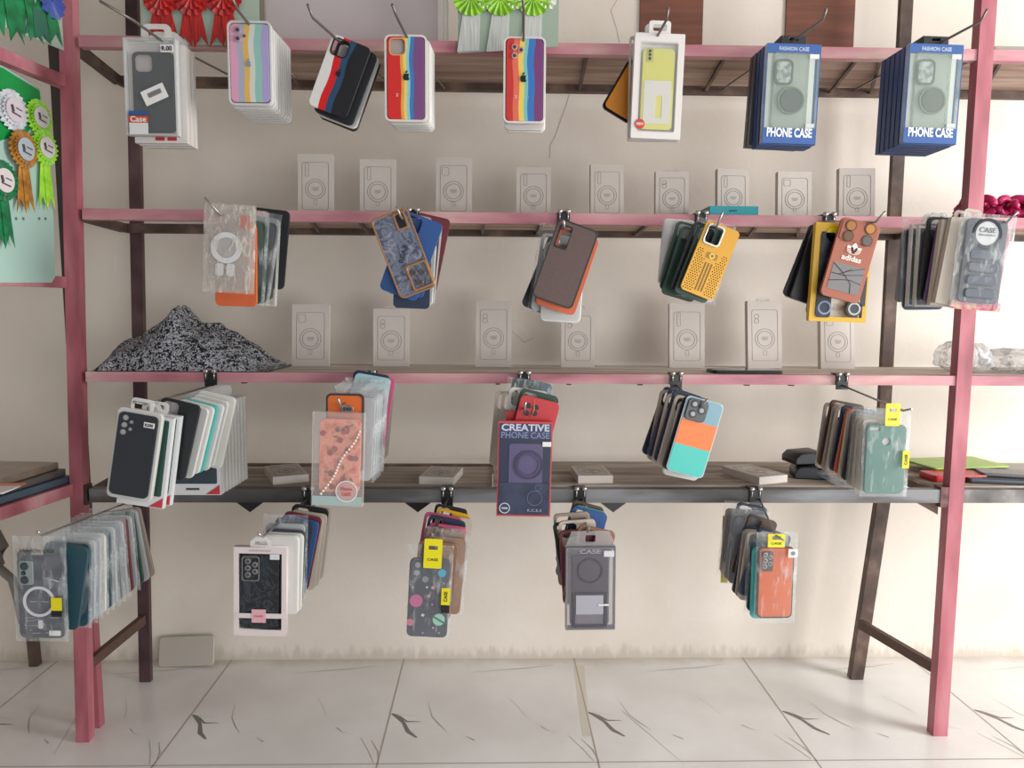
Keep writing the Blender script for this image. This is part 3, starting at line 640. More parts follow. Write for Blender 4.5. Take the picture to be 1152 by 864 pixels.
pl(R, 'ring_centre', [circ(m(10.6, Y), m(-3, Y), m(1, Y), 28)], mat('#b5b2ae', .4), .001, -.002)
for dx in (-10, 2): pl(R, 'magnet_bar', [rr(m(9, Y), m(14, Y), .006, m(dx, Y), m(-23, Y))], mat('#dcdcdc', .4), .001, -.002)
k = MB()
for i in range(5): k.plate([rr(m(1.4, Y), m(14, Y), .0003, m(12 + i * 2.6, Y), m(30, Y), 1)], .0006, -.002)
obj('red_print', k, mat('#e06a58', .4), R)
stack('clear pack with white ring', 262, 283, Y, 46, 92, [('case', 'orange', 1, -1, 14), ('bag', 'green', 5, 8, 10), ('bag', 'dark grey', 10, 20, 8, 'five'), ('case', 'grey', 9, 22, 2), ('box', 'dark grey', 4, 22, 12), ('case', 'black', 6, 38, -8)], dy=.02, kx=.55)
# 2B blue-grey with gold
w_, h_ = m(42, Y), m(92, Y)
R = root('phone_case', 'blue grey marbled phone case with gold rims hanging upside down', 454, 285, Y, -21)
MARB = blotch([(.4, '#4e5566'), (.5, '#7b8090'), (.56, '#5c6478'), (.62, '#8e8f98')], 26, rough=.25, dist=3)
GOLD = mat('#b98a60', .3, .6)
obj('shell', shell_mesh(w_, h_, ''), MARB, R)
pl(R, 'gold_rim', [rr(w_ * 1.03, h_ * 1.015, .013), rr(w_ * .94, h_ * .97, .011)], GOLD, .006, -.001, .0008)
pl(R, 'camera_frame', [rr(m(25, Y), m(30, Y), .006, m(8, Y), m(-29, Y)), rr(m(20, Y), m(25, Y), .005, m(8, Y), m(-29, Y))], GOLD, .005, -.004, .001)
for x, z in ((3, -24), (12, -27), (6, -36)): lens(R, m(x, Y), m(z, Y), m(3.6, Y), -.005, mat('#8d7465', .2, .6))
pl(R, 'slot_frame', [rr(m(14, Y), m(20, Y), .004, m(10, Y), m(34, Y)), rr(m(9, Y), m(15, Y), .003, m(10, Y), m(34, Y))], GOLD, .004, -.003, .0008)
pl(R, 'slot', [rr(m(9, Y), m(15, Y), .003, m(10, Y), m(34, Y))], BLACK, .001, -.0008)
txt(R, 'BEAR', m(5, Y), 0, m(0, Y), -.001, mat('#2d3447'), m(22, Y), .02, ang=-.9)
stack('blue grey case with gold rims', 462, 290, Y, 42, 88, [('case', 'blue', 20, -1, -2, 'sq', 1.05), ('case', 'blue', 8, -4, -2), ('case', 'navy', 2, -2, 12), ('tray', 'navy', 4, 5, 8), ('box', 'black', 6, 10, 5), ('case', 'maroon', 12, 20, -10)], dy=.02, kx=.6)
# 2C brown
w_, h_ = m(47, Y), m(91, Y)
R = root('phone_case', 'dark brown phone case with black edge tilted in the second row', 636, 297, Y, 19)
obj('shell', shell_mesh(w_, h_, 'pill'), mat('#5e4a46', .5, var=.15, scale=120), R)
pl(R, 'camera_frame', [rr(m(15, Y), m(26, Y), .005, m(-11.5, Y), h_ * .3), rr(m(12, Y), m(23, Y), .004, m(-11.5, Y), h_ * .3)], BLACK, .004, -.002, .0008)
pl(R, 'edge', [rr(w_ * 1.02, h_ * 1.01, .013), rr(w_ * .95, h_ * .97, .011)], mat('#2b2425', .4), .005, -.0005, .0005)
stack('tilted dark brown case', 637, 301, Y, 47, 91, [('case', 'orange', 18, 2, 4), ('case', 'tan', 16, 0, 2), ('tray', 'dark grey', 3, -1, 16), ('bag', 'light grey', 8, -8, 6), ('case', 'black', 22, -10, 8)], dy=.02)
# 2D yellow vented
w_, h_ = m(40, Y), m(82, Y)
R = root('phone_case', 'mustard yellow vented phone case with silver camera frame', 799, 293, Y, 21)
MU = mat('#cf9a35', .4, .25)
def vent():
    k = MB(); holes = []
    for i in range(-6, 7):
        for j in range(20):
            x = i * w_ * .072 + (j % 2) * w_ * .036; z = -h_ * .46 + j * h_ * .03
            if abs(x) > w_ * .46 or (abs(x) < w_ * .16 + (.12 * w_ if j > 15 else 0)): continue
            holes.append(circ(w_ * .02, x, z, 5))
    k.plate([rr(w_, h_, .12 * w_), rr(.42 * w_, .24 * h_, .09 * w_, -w_ * .18, h_ * .33)] + holes, .002, 0)
    k.plate([rr(w_, h_, .12 * w_), rr(w_ - .006, h_ - .006, .1 * w_)], .009, .0005, .0006); return k
obj('shell', vent(), MU, R)
obj('inner_lining', MB().plate([rr(w_ * .95, h_ * .96, .01), rr(.42 * w_, .24 * h_, .09 * w_, -w_ * .18, h_ * .33)], .001, .004), mat('#3a2e1c', .6), R)
pl(R, 'camera_frame', [rr(.5 * w_, .29 * h_, .1 * w_, -w_ * .18, h_ * .33), rr(.41 * w_, .235 * h_, .08 * w_, -w_ * .18, h_ * .33)], mat('#d9d6cf', .25, .6), .006, -.003, .001)
k = MB()
for x in (-.09, 0, .09): k.plate([rr(w_ * .035, h_ * .4, .0005, x * w_, -h_ * .24, 1)], .0006, -.0008)
obj('grooves', k, mat('#7d5f27'), R)
pl(R, 'badge', [rr(w_ * .32, h_ * .075, .001, 0, h_ * .06)], mat('#8d6d2e', .3, .4), .001, -.001)
obj('badge_ring', MB().plate([circ(w_ * .075, 0, h_ * .06), circ(w_ * .05, 0, h_ * .06)], .0006, -.0018), mat('#e8c46a', .3, .5), R)
stack('mustard vented case', 797, 294, Y, 40, 82, [('case', 'green', 20, -4, 2), ('case', 'black', 19, -8, -2), ('bag', 'light grey', 14, 6, 2), ('case', 'green', 16, -18, 1), ('case', 'green', 14, -20, -6), ('tray', 'dark grey', 4, -30, -14, 'sq', .95)], dy=.02, kx=.75)
# 2E tan lettered
w_, h_ = m(46, Y), m(90, Y)
R = root('phone_case', 'tan brown phone case with white trefoil emblem and grey ball print', 957, 293, Y, 14)
TAN = mat('#a8614a', .5)
hangcase(R, w_, h_, TAN, '')
pl(R, 'camera_island', [rr(w_ * .92, h_ * .25, .008, 0, h_ * .35)], mat('#a05a44', .45), .002, -.002, .0006)
for x, z, c in ((-.24, .41, '#a36b2c'), (.24, .43, '#b87f2c'), (-.24, .28, '#6a4728'), (.24, .28, '#5e5856')):
    pl(R, 'lens_hole', [circ(w_ * .14, x * w_, z * h_, 18)], mat('#5b3226'), .001, -.0035); pl(R, 'lens_view', [circ(w_ * .11, x * w_, z * h_, 18)], mat(c, .4), .001, -.004)
k = MB(); cz = h_ * .075
for a, l in ((0, .15), (-.75, .135), (.75, .135)):
    pts = [(.32 * l * h_ * math.sin(t) * (1 if t < PI else 1), 0) for t in (0,)]
    leaf = [(w_ * .085 * math.sin(PI * u) * s, l * h_ * u) for s, us in ((1, [i / 8 for i in range(9)]), (-1, [i / 8 for i in range(7, 0, -1)])) for u in us]
    k.plate([[(x, z + cz) for x, z in rot2(leaf, a)]], .0006, -.0012)
obj('trefoil_emblem', k, mat('#efe6de'), R)
k = MB()
for i in range(3): k.box(-w_ * .2, w_ * .2, -.0022, -.0016, cz + h_ * (.012 + .022 * i), cz + h_ * (.019 + .022 * i))
obj('emblem_stripes', k, TAN, R)
txt(R, 'adidas', h_ * .07, 0, h_ * .025, -.001, mat('#efe6de'), w_ * .5, .03)
pl(R, 'ball_print', [rr(w_ * .8, h_ * .34, .001, .01 * w_, -h_ * .23)], mat('#7d7a7b', .5), .0006, -.0008)
k = MB()
for pts in ([(-.38, -.08), (-.1, -.17), (.15, -.28), (.2, -.4)], [(-.38, -.2), (-.05, -.2), (.4, -.14)], [(-.4, -.3), (-.1, -.26), (.1, -.24), (.4, -.26)], [(.4, -.06), (.0, -.14), (-.2, -.2)], [(.1, -.1), (-.1, -.17)]):
    k.tube([(x * w_, -.0012, z * h_) for x, z in pts], .0007, 5)
obj('ball_seams', k, BLACK, R)
w2, h2 = m(66, Y), m(112, Y)
t = root('phone_case_box', 'black and yellow windowed phone case box right behind the tan case', 946, 307, Y + .03, 2)
obj('box_body', MB().plate([rr(w2, h2, .002), rr(w2 * .82, h2 * .86, .002, w2 * .02, -h2 * .02)], .016, 0), mat('#d9ab1e', .4), t)
obj('backing_card', MB().box(-w2 * .4, w2 * .4, .012, .0125, -h2 * .45, h2 * .42), blotch([(.35, '#2c2a26'), (.5, '#8c6f52'), (.6, '#c9c2b6')], 16), t)
pl(t, 'black_print', [rr(w2 * .26, h2 * .86, .008, -w2 * .27, -h2 * .03)], blotch([(.45, '#15161a'), (.6, '#2d3442')], 40), .002, -.003)
pl(t, 'black_print', [rr(w2 * .09, h2 * .3, .001, w2 * .42, -h2 * .18)], BLACK, .001, -.002)
pl(t, 'round_emblem', [circ(w2 * .14, w2 * .28, -h2 * .36, 24)], mat('#3a3d40'), .001, -.002); pl(t, 'round_emblem', [circ(w2 * .11, w2 * .28, -h2 * .36, 24), circ(w2 * .08, w2 * .28, -h2 * .36, 24)], mat('#b8bcc0'), .001, -.003)
pl(t, 'round_emblem', [circ(w2 * .12, -w2 * .25, -h2 * .36, 24), circ(w2 * .09, -w2 * .25, -h2 * .36, 24)], mat('#8292b8'), .001, -.004)
pl(t, 'yellow_tag', [circ(w2 * .12, -w2 * .2, h2 * .38, 18)], YEL, .001, -.003); txt(t, 'CASE', h2 * .025, -w2 * .2, h2 * .38, -.004, BLACK, w2 * .14, .02)
stack('black and yellow windowed box', 940, 303, Y + .03, 44, 88, [('case', 'tan', 8, 2, 10), ('case', 'black', 17, -20, -4), ('case', 'black', 20, -26, -6), ('tray', 'dark grey', 18, -20, -4, '', .95)], dy=.022, kx=.45)
# 2F padded grey in a bag
w_, h_ = m(47, Y), m(94, Y)
R = root('bagged_phone_case', 'dark grey padded phone case with round camera window in a bag', 1106, 294, Y, 4)
PAD = mat('#5a606b', .35)
obj('shell', shell_mesh(w_, h_, ''), mat('#474c57', .4), R)
k = MB()
for i in range(4):
    z = h_ * (.08 - .155 * i); k.plate([rr(w_ * .78, h_ * .125, h_ * .05, 0, z)], .008, -.005, .0035)
obj('padding', k, PAD, R)
pl(R, 'camera_ring', [circ(m(17, Y), 0, h_ * .33, 30), circ(m(13.5, Y), 0, h_ * .33, 30)], mat('#2f333c', .3), .006, -.004, .001)
pl(R, 'round_window', [circ(m(13.5, Y), 0, h_ * .33, 30)], mat('#cfd1d2', .4), .001, -.0015)
txt(R, 'CASE', h_ * .06, 0, h_ * .37, -.003, mat('#50555c'), w_ * .4, .02); txt(R, 'MADE FOR PHONE', h_ * .02, 0, h_ * .31, -.003, mat('#50555c'), w_ * .4, .01)
obj('clear_sleeve', bag_mesh(w_ * 1.38, h_ * 1.12, 3), crinkle(.22), R, (0, .001, 0))
for i in range(3): pl(R, 'pink_liner', [rot2(rr(m(2.6, Y), m(86, Y), .001, m(27, Y), m(-8, Y)), .03 * i - .08)], mat('#c8406c', .4), .0006, .010 + .001 * i)
pl(R, 'pink_liner', [rr(m(58, Y), m(10, Y), .004, m(2, Y), m(-50, Y))], blotch([(.4, '#c8406c'), (.55, '#d9b98d'), (.7, '#c8406c')], 30), .001, .012)
stack('padded grey case', 1092, 294, Y, 50, 98, [('card', 'cream', 8, -2, 2), ('card', 'cream', 5, -8, 3), ('case', 'purple', 7, -8, 3), ('case', 'black', 3, -16, -6), ('box', 'navy', 0, -22, 3), ('box', 'teal', 0, -30, 2), ('bag', 'navy', -1, -32, 8), ('case', 'grey', 3, -41, 3, 'sq', .9)], dy=.02, kx=.45, kz=.7)
p = P(1047, 333, Y + .09); t = obj('yellow_tag', MB().plate([rr(m(22, 0), m(9, 0), .001)], .0006), YEL, None, p + Vector((0, -.004, 0))); tag(t, 'yellow paper tag on the clear boxes left of the right post', 'tag')
# ================================================================== THIRD ROW
hk('of the third row under the leopard cloth', 237, 2, (163, 455), (150, 452), -.33); hk('of the third row with the floral case', 416, 2, (384, 458), (380, 448))
hk('of the third row in the middle', 590, 2, (590, 464), (591, 452)); hk('of the third row with the three colour case', 761, 2, (788, 458), (796, 449)); hk('of the third row with the green case', 948, 2, (1016, 462), (1026, 460))
# 3A
Y = -.36; w_, h_ = m(46, Y), m(100, Y)
R = root('phone_case', 'black phone case with five camera holes in white tray, left third row', 151, 512, Y, 10)
hangcase(R, w_ * .95, h_ * .95, mat('#2f3236', .35), 'five', -.0045)
obj('clear_tray', MB().plate([rr(w_ * 1.1, h_ * 1.04, .012)], .014, .0, .002), mat('#c9c9c4', .35), R)
pl(R, 'price_tag', [rr(m(12, Y), m(6, Y), .001, m(13, Y), m(37, Y))], WHITE, .0006, -.006); txt(R, 'R200', m(3.5, Y), m(13, Y), m(37, Y), -.007, BLACK, m(9, Y), .02)
obj('hanger_tab', MB().plate([rr(m(25, Y), m(17, Y), .008, 0, h_ / 2 + m(6, Y)), rr(m(18, Y), m(9, Y), .004, 0, h_ / 2 + m(6, Y))], .002, .006), MILK2, R)
RED = mat('#c23a44', .4)
def redbox(R, w_, h_, dark='#33363b'):
    obj('box_body', MB().box(-w_ / 2, w_ / 2, 0, .016, -h_ / 2, h_ / 2), mat('#d8dadb', .35), R)
    pl(R, 'window', [rr(w_ * .86, h_ * .84, .004, 0, h_ * .05)], mat(dark, .3), .0008, -.001)
    pl(R, 'red_corner', [[(w_ * .48, -h_ * .49), (w_ * .2, -h_ * .49), (w_ * .48, -h_ * .38)]], RED, .0006, -.0012)
    pl(R, 'slot_print', [rr(m(16, -.3), m(2.6, -.3), .001, -w_ * .06, -h_ * .43)], mat('#4a4b4e'), .0006, -.0012)
    obj('hanger_tab', tab_mesh(w_ * .42), MILK2, R, (0, .006, h_ / 2 + w_ * .12))
for i in range(2):
    R = thing('phone_case_box', 'white tilted phone case box with red corner, %s behind the black five hole case' % ORD[i], 'phone case', P(157 + 4 * i, 521 - i, Y) + Vector((0, .026 + .022 * i, 0)), (0, math.radians(8.5), math.radians(0)), 'white boxes with red corner in the left third row')
    redbox(R, m(53, Y), m(106, Y), '#2f5048')
fan = [('case', 'black', 14, 24, -12), ('tray', 'navy', 15, 34, -10, 'sq', .95), ('tray', 'cream', 15, 40, -12, '', .92), ('case', 'turquoise', 15, 42, -12, '', .92), ('tray', 'pale blue', 15, 48, -13, '', .92), ('tray', 'navy', 15, 52, -16, '', .92), ('tray', 'sage', 13, 58, -16, '')]
stack('tilted red cornered boxes', 160, 512, Y, 46, 92, fan, dy=.015, start=5, kx=.8)
R = root('phone_case_box', 'upright clear box with dark case and red corner behind the fanned cases', 219, 508, Y + .19, 0)
redbox(R, m(56, -.17), m(100, -.17), '#3a4650')
stack('upright box with red corner', 220, 507, Y + .19, 48, 92, [('box', 'white' if i % 3 else 'beige', 0, 1.0 * i, -.4 * i, '', 1.12) for i in range(8)], dy=.019, drift=(.0, 0))
# 3B floral
Y = YF; w_, h_ = m(58, Y), m(108, Y)
R = root('boxed_phone_case', 'coral floral phone case with pearl chain in a clear box', 380, 517, Y, 2)
FLO = blotch([(.3, '#c25f52'), (.45, '#ec8f76'), (.55, '#f2a98f'), (.66, '#e58475')], 38, rough=.4, detail=2)
c = obj('case', shell_mesh(m(46, Y), m(84, Y), ''), FLO, R, (m(2, Y), .003, m(4, Y)))
k = MB(); random.seed(3)
for i in range(16):
    x, z = random.uniform(-18, 20), random.uniform(-34, 42)
    for j in range(5):
        a = j * 2 * PI / 5 + i; k.plate([circ(m(1.8, Y), m(x + 2 * math.cos(a), Y), m(z + 2 * math.sin(a), Y), 8)], .0004, .0018 - i * .00001)
obj('flower_print', k, mat('#bf4a50', .4), R)
k = MB()
for i in range(12):
    x, z = random.uniform(-18, 20), random.uniform(-30, 40); k.plate([rot2(circ(m(3, Y), m(x, Y), m(z, Y), 10, .45), i, m(x, Y), m(z, Y))], .0004, .0015)
obj('leaf_print', k, mat('#7f7a4e', .4), R)
k = MB(); A, Bp = Vector((m(24, Y), -.001, m(33, Y))), Vector((m(-17, Y), -.001, m(-40, Y)))
for i in range(22):
    p = A.lerp(Bp, i / 21); p.x += .003 * math.sin(i * .5); k.ball(p, m(1.7, Y), 8)
obj('pearl_chain', k, mat('#e8dccb', .15, coat=.8), R)
for x in (2, 9): lens(R, m(x - 3, Y), m(34, Y), m(2.8, Y), .0, mat('#b05055'))
obj('clear_box', box_mesh(w_, h_, .02), clear(.22, '#e6dcd8', .2, 'fb'), R, (0, -.003, 0))
pl(R, 'clear_base', [rr(w_ * .97, h_ * .1, .001, 0, -h_ * .44)], mat('#a9bdba', .3), .0006, -.004)
pl(R, 'round_stamp', [circ(m(12.5, Y), m(11, Y), m(-36, Y), 28), circ(m(11.3, Y), m(11, Y), m(-36, Y), 28)], WHITE, .0006, -.005)
pl(R, 'round_stamp', [circ(m(11, Y), m(11, Y), m(-36, Y), 28)], clear(.55, '#e9c6c0', .3, 'sp'), .0004, -.0045)
txt(R, 'Phone', m(4, Y), m(11, Y), m(-33, Y), -.006, mat('#cf5a5c'), m(13, Y), .02); txt(R, 'CASE', m(4, Y), m(11, Y), m(-39, Y), -.006, mat('#cf5a5c'), m(11, Y), .02)
R = root('phone_case', 'orange phone case with black edge poking up behind the floral box', 388, 487, Y + .03, 1)
w2, h2 = m(42, Y), m(90, Y); obj('shell', shell_mesh(w2, h2, ''), mat('#d8692a', .45), R); pl(R, 'edge', [rr(w2 * 1.03, h2 * 1.01, .012), rr(w2 * .93, h2 * .96, .01)], mat('#3a3230'), .006, -.001)
for x in (0, 6): lens(R, m(x, Y), m(28, Y), m(4, Y), -.005, CHROME)
stack('orange case', 394, 487, Y + .03, 44, 96, [('bag', 'light grey', 4, 4 + 2 * i, 8 - i, '') for i in range(4)] + [('bag', 'grey', 4, 12, 2, '')] * 2 + [('case', 'pale blue', 10, 14, -14, '', .98), ('case', 'navy', 10, 10, -16), ('case', 'pink', 10, 18, -12), ('case', 'beige', 6, 16, -6, '', 1.05), ('case', 'beige', 6, 17, -6, '', 1.05)], dy=.017, kx=.7)
# 3C creative
w_, h_ = m(62, Y), m(110, Y)
R = root('phone_case_box', 'navy boxed phone case with red border lettered CREATIVE PHONE CASE', 590, 528, Y, 1)
obj('box_body', MB().box(-w_ / 2, w_ / 2, 0, .018, -h_ / 2, h_ / 2), mat('#c8484a', .4), R)
pl(R, 'front_panel', [rr(w_ * .95, h_ * .96, .001)], mat('#2a3149', .35), .0006, -.001)
pl(R, 'title_band', [rr(w_ * .95, h_ * .15, .001, 0, h_ * .4)], mat('#3b4566', .4), .0006, -.0016)
txt(R, 'CREATIVE', h_ * .075, 0, h_ * .44, -.003, mat('#c5c9dc'), w_ * .88, .03); txt(R, 'PHONE CASE', h_ * .065, 0, h_ * .36, -.003, mat('#8b93b8'), w_ * .88, .0)
pl(R, 'purple_case', [rr(w_ * .62, h_ * .66, .006, w_ * .02, -h_ * .06)], mat('#5d5577', .3), .0008, -.0022)
pl(R, 'navy_print', [rr(w_ * .94, h_ * .34, .001, 0, -h_ * .31)], blotch([(.4, '#252d44'), (.6, '#343c56')], 20), .0006, -.003)
pl(R, 'magnet_ring', [circ(w_ * .27, w_ * .07, h_ * .05, 32), circ(w_ * .24, w_ * .07, h_ * .05, 32)], mat('#3d3658', .4), .001, -.004)
pl(R, 'magnet_ring', [circ(w_ * .22, w_ * .07, h_ * .05, 32), circ(w_ * .18, w_ * .07, h_ * .05, 32)], mat('#4a4266', .4), .001, -.004)
pl(R, 'round_seal', [circ(w_ * .1, -w_ * .35, -h_ * .41, 24), circ(w_ * .085, -w_ * .35, -h_ * .41, 24)], mat('#cfd4e6'), .0006, -.004); txt(R, '100%', h_ * .02, -w_ * .35, -h_ * .41, -.004, WHITE, w_ * .12, .02)
pl(R, 'circle_print', [circ(w_ * .14, w_ * .2, -h_ * .3, 24), circ(w_ * .132, w_ * .2, -h_ * .3, 24)], mat('#6f789a'), .0006, -.004)
pl(R, 'circle_print', [circ(w_ * .06, w_ * .26, -h_ * .19, 24), circ(w_ * .053, w_ * .26, -h_ * .19, 24)], mat('#6f789a'), .0006, -.004)
txt(R, 'K.C.E.3', h_ * .028, w_ * .2, -h_ * .43, -.004, mat('#9aa2c0'), w_ * .26, .01)
pl(R, 'price_tag', [rr(w_ * .16, h_ * .05, .001, w_ * .4, h_ * .27)], WHITE, .0006, -.004)
R = root('phone_case', 'red phone case with camera lenses leaning above the CREATIVE box', 598, 490, Y + .03, 14)
hangcase(R, m(46, Y), m(88, Y), mat('#c23237', .35), '')
for x, z in ((-12, 33), (-3, 33), (-12, 24), (-3, 26)): lens(R, m(x, Y), m(z, Y), m(3, Y))
obj('gold_string', MB().tube([(m(-8, Y), -.006, m(42, Y)), (m(-5, Y), -.008, m(30, Y)), (m(-7, Y), -.008, m(20, Y))], .001, 5), mat('#c9a36c', .4, .4), R)
stack('leaning red case', 592, 492, Y + .03, 46, 90, [('card', 'red', 1, 2, 22, '', 1.12), ('case', 'green', 14, 6, -6), ('bag', 'white', 8, -2, -8), ('case', 'cream', 8, -10, -2), ('case', 'cream', 5, -16, -2), ('case', 'teal', 12, 4, -18, 'sq', .95), ('case', 'black', 10, 0, -18, 'sq', .95)], dy=.018)
# 3D tri-colour
w_, h_ = m(43, Y), m(88, Y)
R = root('phone_case', 'three colour phone case, pale blue orange and turquoise, black camera block', 782, 492, Y, 15)
hangcase(R, w_, h_, stripes([(0, '#44c4b8'), (.365, '#ee7a33'), (.70, '#7aa6b4')], axis='Z', wave=0), '')
pl(R, 'camera_island', [rr(w_ * .56, w_ * .58, .01, -w_ * .18, h_ * .345)], mat('#3b4047', .3), .006, -.006, .0015)
for x, z in ((-.28, .42), (-.06, .36), (-.26, .29)): lens(R, x * w_, z * h_, w_ * .11, -.008)
pl(R, 'white_edge', [rr(w_ * 1.03, h_ * 1.012, .011), rr(w_ * .97, h_ * .98, .01)], mat('#cdd2d2', .3), .004, .001)
stack('three colour case', 781, 493, Y, 43, 88, [('case', 'black', 16, -4, 0), ('tray', 'grey', 12, -4, 7), ('case', 'cream', 14, -12, 0), ('case', 'navy', 15, -14, -4), ('case', 'cream', 12, -20, 0), ('case', 'navy', 18, -20, -6), ('case', 'beige', 10, -26, -3), ('case', 'navy', 18, -26, -5)], dy=.018, kx=.5)
# 3E green in bag
w_, h_ = m(46, Y), m(81, Y)
def ytag(R, x, z, s, y=-.012, wd=17, ht=26):
    k = MB(); k.plate([rr(m(wd, Y) * s, m(ht, Y) * s, .003, x, z), rr(m(wd, Y) * s * .5, m(4, Y) * s, .001, x, z + m(ht * .2, Y) * s)], .0008, y); o = obj('yellow_tag', k, YEL, R)
    txt(o, 'CASE', m(2.6, Y) * s, x, z - m(ht * .2, Y) * s, y - .0006, BLACK, m(wd * .6, Y) * s, .01)
def stag(R, x, z, y=-.012, wd=8, ht=20):
    pl(R, 'yellow_sticker', [rr(m(wd, Y), m(ht, Y), .001, x, z)], YEL, .0006, y); txt(R, 'CASE', m(wd * .4, Y), x, z, y - .0006, BLACK, m(ht * .6, Y), .02, ang=-PI / 2)
R = root('bagged_phone_case', 'sea green phone case in clear bag with yellow tag, right third row', 996, 517, Y, 0)
hangcase(R, w_, h_, mat('#4d7d72', .45, var=.08, scale=200), 'fp'); obj('lining', MB().plate([rr(w_ * .9, h_ * .94, .008)], .0008, .004), mat('#c9c8c2'), R)
obj('clear_sleeve', bag_mesh(w_ * 1.2, h_ * 1.28, 5), BAG, R, (0, .001, h_ * .1)); ytag(R, m(3, Y), m(53, Y), 1); stag(R, m(21, Y), m(1, Y))
stack('sea green case', 994, 515, Y, 44, 86, [('bag', 'cream', 1, -3, 0), ('bag', 'cream', 2, -7, 0), ('bag', 'beige', 3, -12, -1), ('case', 'black', 7, -15, -5), ('case', 'cream', 6, -20, -3), ('case', 'orange', 9, -21, -6, 'sq', .95), ('case', 'navy', 9, -26, -8, 'sq', .97), ('case', 'cream', 7, -32, -6), ('case', 'beige', 8, -35, -6), ('case', 'brown', 10, -37, -10), ('case', 'cream', 6, -42, -6)], dy=.021, kx=.12)
# ================================================================== FOURTH ROW
Y = -.42
hook('clamped metal hook of the bottom row at the far left', [(150, 563, -.008), (48, 602, Y - .01), (42, 598, Y - .03)], (150, SH[3], .038), .0028)
w_, h_ = m(51, Y), m(97, Y)
R = root('bagged_phone_case', 'circuit print phone case with white ring in clear bag, bottom left corner', 46, 672, Y, 1)
obj('shell', shell_mesh(w_, h_, ''), blotch([(.45, '#43434e'), (.55, '#5d5d68')], 30, rough=.3), R)
pl(R, 'camera_island', [rr(m(16, Y), m(28, Y), .006, m(-15, Y), m(29, Y))], mat('#8d9a96', .35), .004, -.004, .001)
for z in (37, 21): lens(R, m(-16, Y), m(z, Y), m(4.6, Y), -.006, mat('#4b5452', .3, .4))
lens(R, m(-17, Y), m(29, Y), m(2.5, Y), -.006)
pl(R, 'magnet_ring', [circ(m(18, Y), m(-2, Y), m(-5, Y), 36), circ(m(14.8, Y), m(-2, Y), m(-5, Y), 36)], mat('#e9e9ea', .3), .001, -.0015)
pl(R, 'magnet_bar', [rr(m(5, Y), m(10, Y), .003, m(-1, Y), m(-32, Y))], mat('#e0e0e2', .3), .001, -.0015)
k = MB(); random.seed(11)
for i in range(16):
    x, z = random.uniform(-20, 10), random.uniform(-44, -24)
    k.box(m(x, Y), m(x + random.uniform(3, 12), Y), -.0012, -.0006, m(z, Y), m(z + .5, Y))
k.tube([(m(3, Y), -.001, m(24, Y)), (m(8, Y), -.001, m(22, Y)), (m(14, Y), -.001, m(21, Y)), (m(21, Y), -.001, m(19, Y))], .0012, 5); k.box(m(-12, Y), m(-4, Y), -.0012, -.0006, m(-5.4, Y), m(-4.6, Y)); k.box(m(0, Y), m(9, Y), -.0012, -.0006, m(-5.4, Y), m(-4.6, Y))
obj('circuit_print', k, mat('#b9bac4'), R)
pl(R, 'white_sticker', [rr(m(13, Y), m(6, Y), .001, m(15, Y), m(-42, Y))], WHITE, .0006, -.002)
obj('clear_sleeve', bag_mesh(w_ * 1.18, h_ * 1.28, 8), crinkle(.2, '#dfe6e6'), R, (0, .001, h_ * .1))
txt(R, 'FASHION CASE', m(4, Y), m(0, Y), m(56, Y), -.009, mat('#3b3f44'), m(38, Y), .01); pl(R, 'yellow_sticker', [rr(m(12, Y), m(15, Y), .001, m(20, Y), m(-6, Y))], YEL, .0006, -.010); pl(R, 'black_sticker', [rr(m(12, Y), m(7, Y), .001, m(20, Y), m(-17, Y))], BLACK, .0006, -.010)
stack('circuit print case', 62, 666, Y, 50, 100, [('case', 'teal', 10, 2, -14), ('bag', 'teal', 4, 4, 2, ''), ('bag', 'light grey', 3, 11, -2, ''), ('bag', 'light grey', 3, 14, -3, ''), ('bag', 'white', 2, 15, -3, ''), ('bag', 'teal', 1, 20, -3), ('bag', 'light grey', 0, 23, -5, ''), ('bag', 'grey', -1, 26, -5, ''), ('bag', 'light grey', -2, 29, -8, ''), ('case', 'maroon', -3, 33, -8), ('bag', 'light grey', -3, 35, -8, ''), ('case', 'green', -6, 39, -12), ('case', 'light grey', -8, 46, -9, ''), ('case', 'beige', -10, 52, -8, '')], dy=.024, kx=.05, kz=.15)
Y = YF
hk('of the bottom row with the pink framed box', 345, 3, (296, 604), (290, 600)); hk('of the bottom row with the planet case', 503, 3, (487, 604), (486, 600)); hk('of the bottom row with the grey clear box', 655, 3, (661, 598), (663, 594)); hk('of the bottom row with the orange case', 855, 3, (872, 602), (882, 608))
# 4B
w_, h_ = m(60, Y), m(105, Y)
R = root('phone_case_box', 'white and pink framed box with swirled black phone case', 292.5, 666, Y, 1.5)
FR = mat('#ded2cf', .4)
obj('box_body', MB().plate([rr(w_, h_, .001, n=1), rr(w_ * .82, h_ * .86, .001, 0, 0, n=1)], .018, 0), FR, R)
obj('backing_card', MB().box(-w_ * .48, w_ * .48, .016, .017, -h_ * .48, h_ * .48), mat('#4b4b50'), R)
obj('case', shell_mesh(m(44, Y), m(88, Y), ''), blotch([(.42, '#1d2126'), (.5, '#3b434a'), (.56, '#1f2328')], 14, rough=.35, dist=4), R, (m(-1, Y), .003, 0))
pl(R, 'camera_frame', [rr(m(20, Y), m(29, Y), .006, m(-11, Y), m(27, Y)), rr(m(18, Y), m(27, Y), .006, m(-11, Y), m(27, Y))], mat('#7d7b78'), .001, .001)
for x, z in ((-14, 36), (-14, 28), (-14, 20), (-6, 32), (-6, 24)): lens(R, m(x, Y), m(z, Y), m(3.4, Y), -.0005, mat('#7c7a78'))
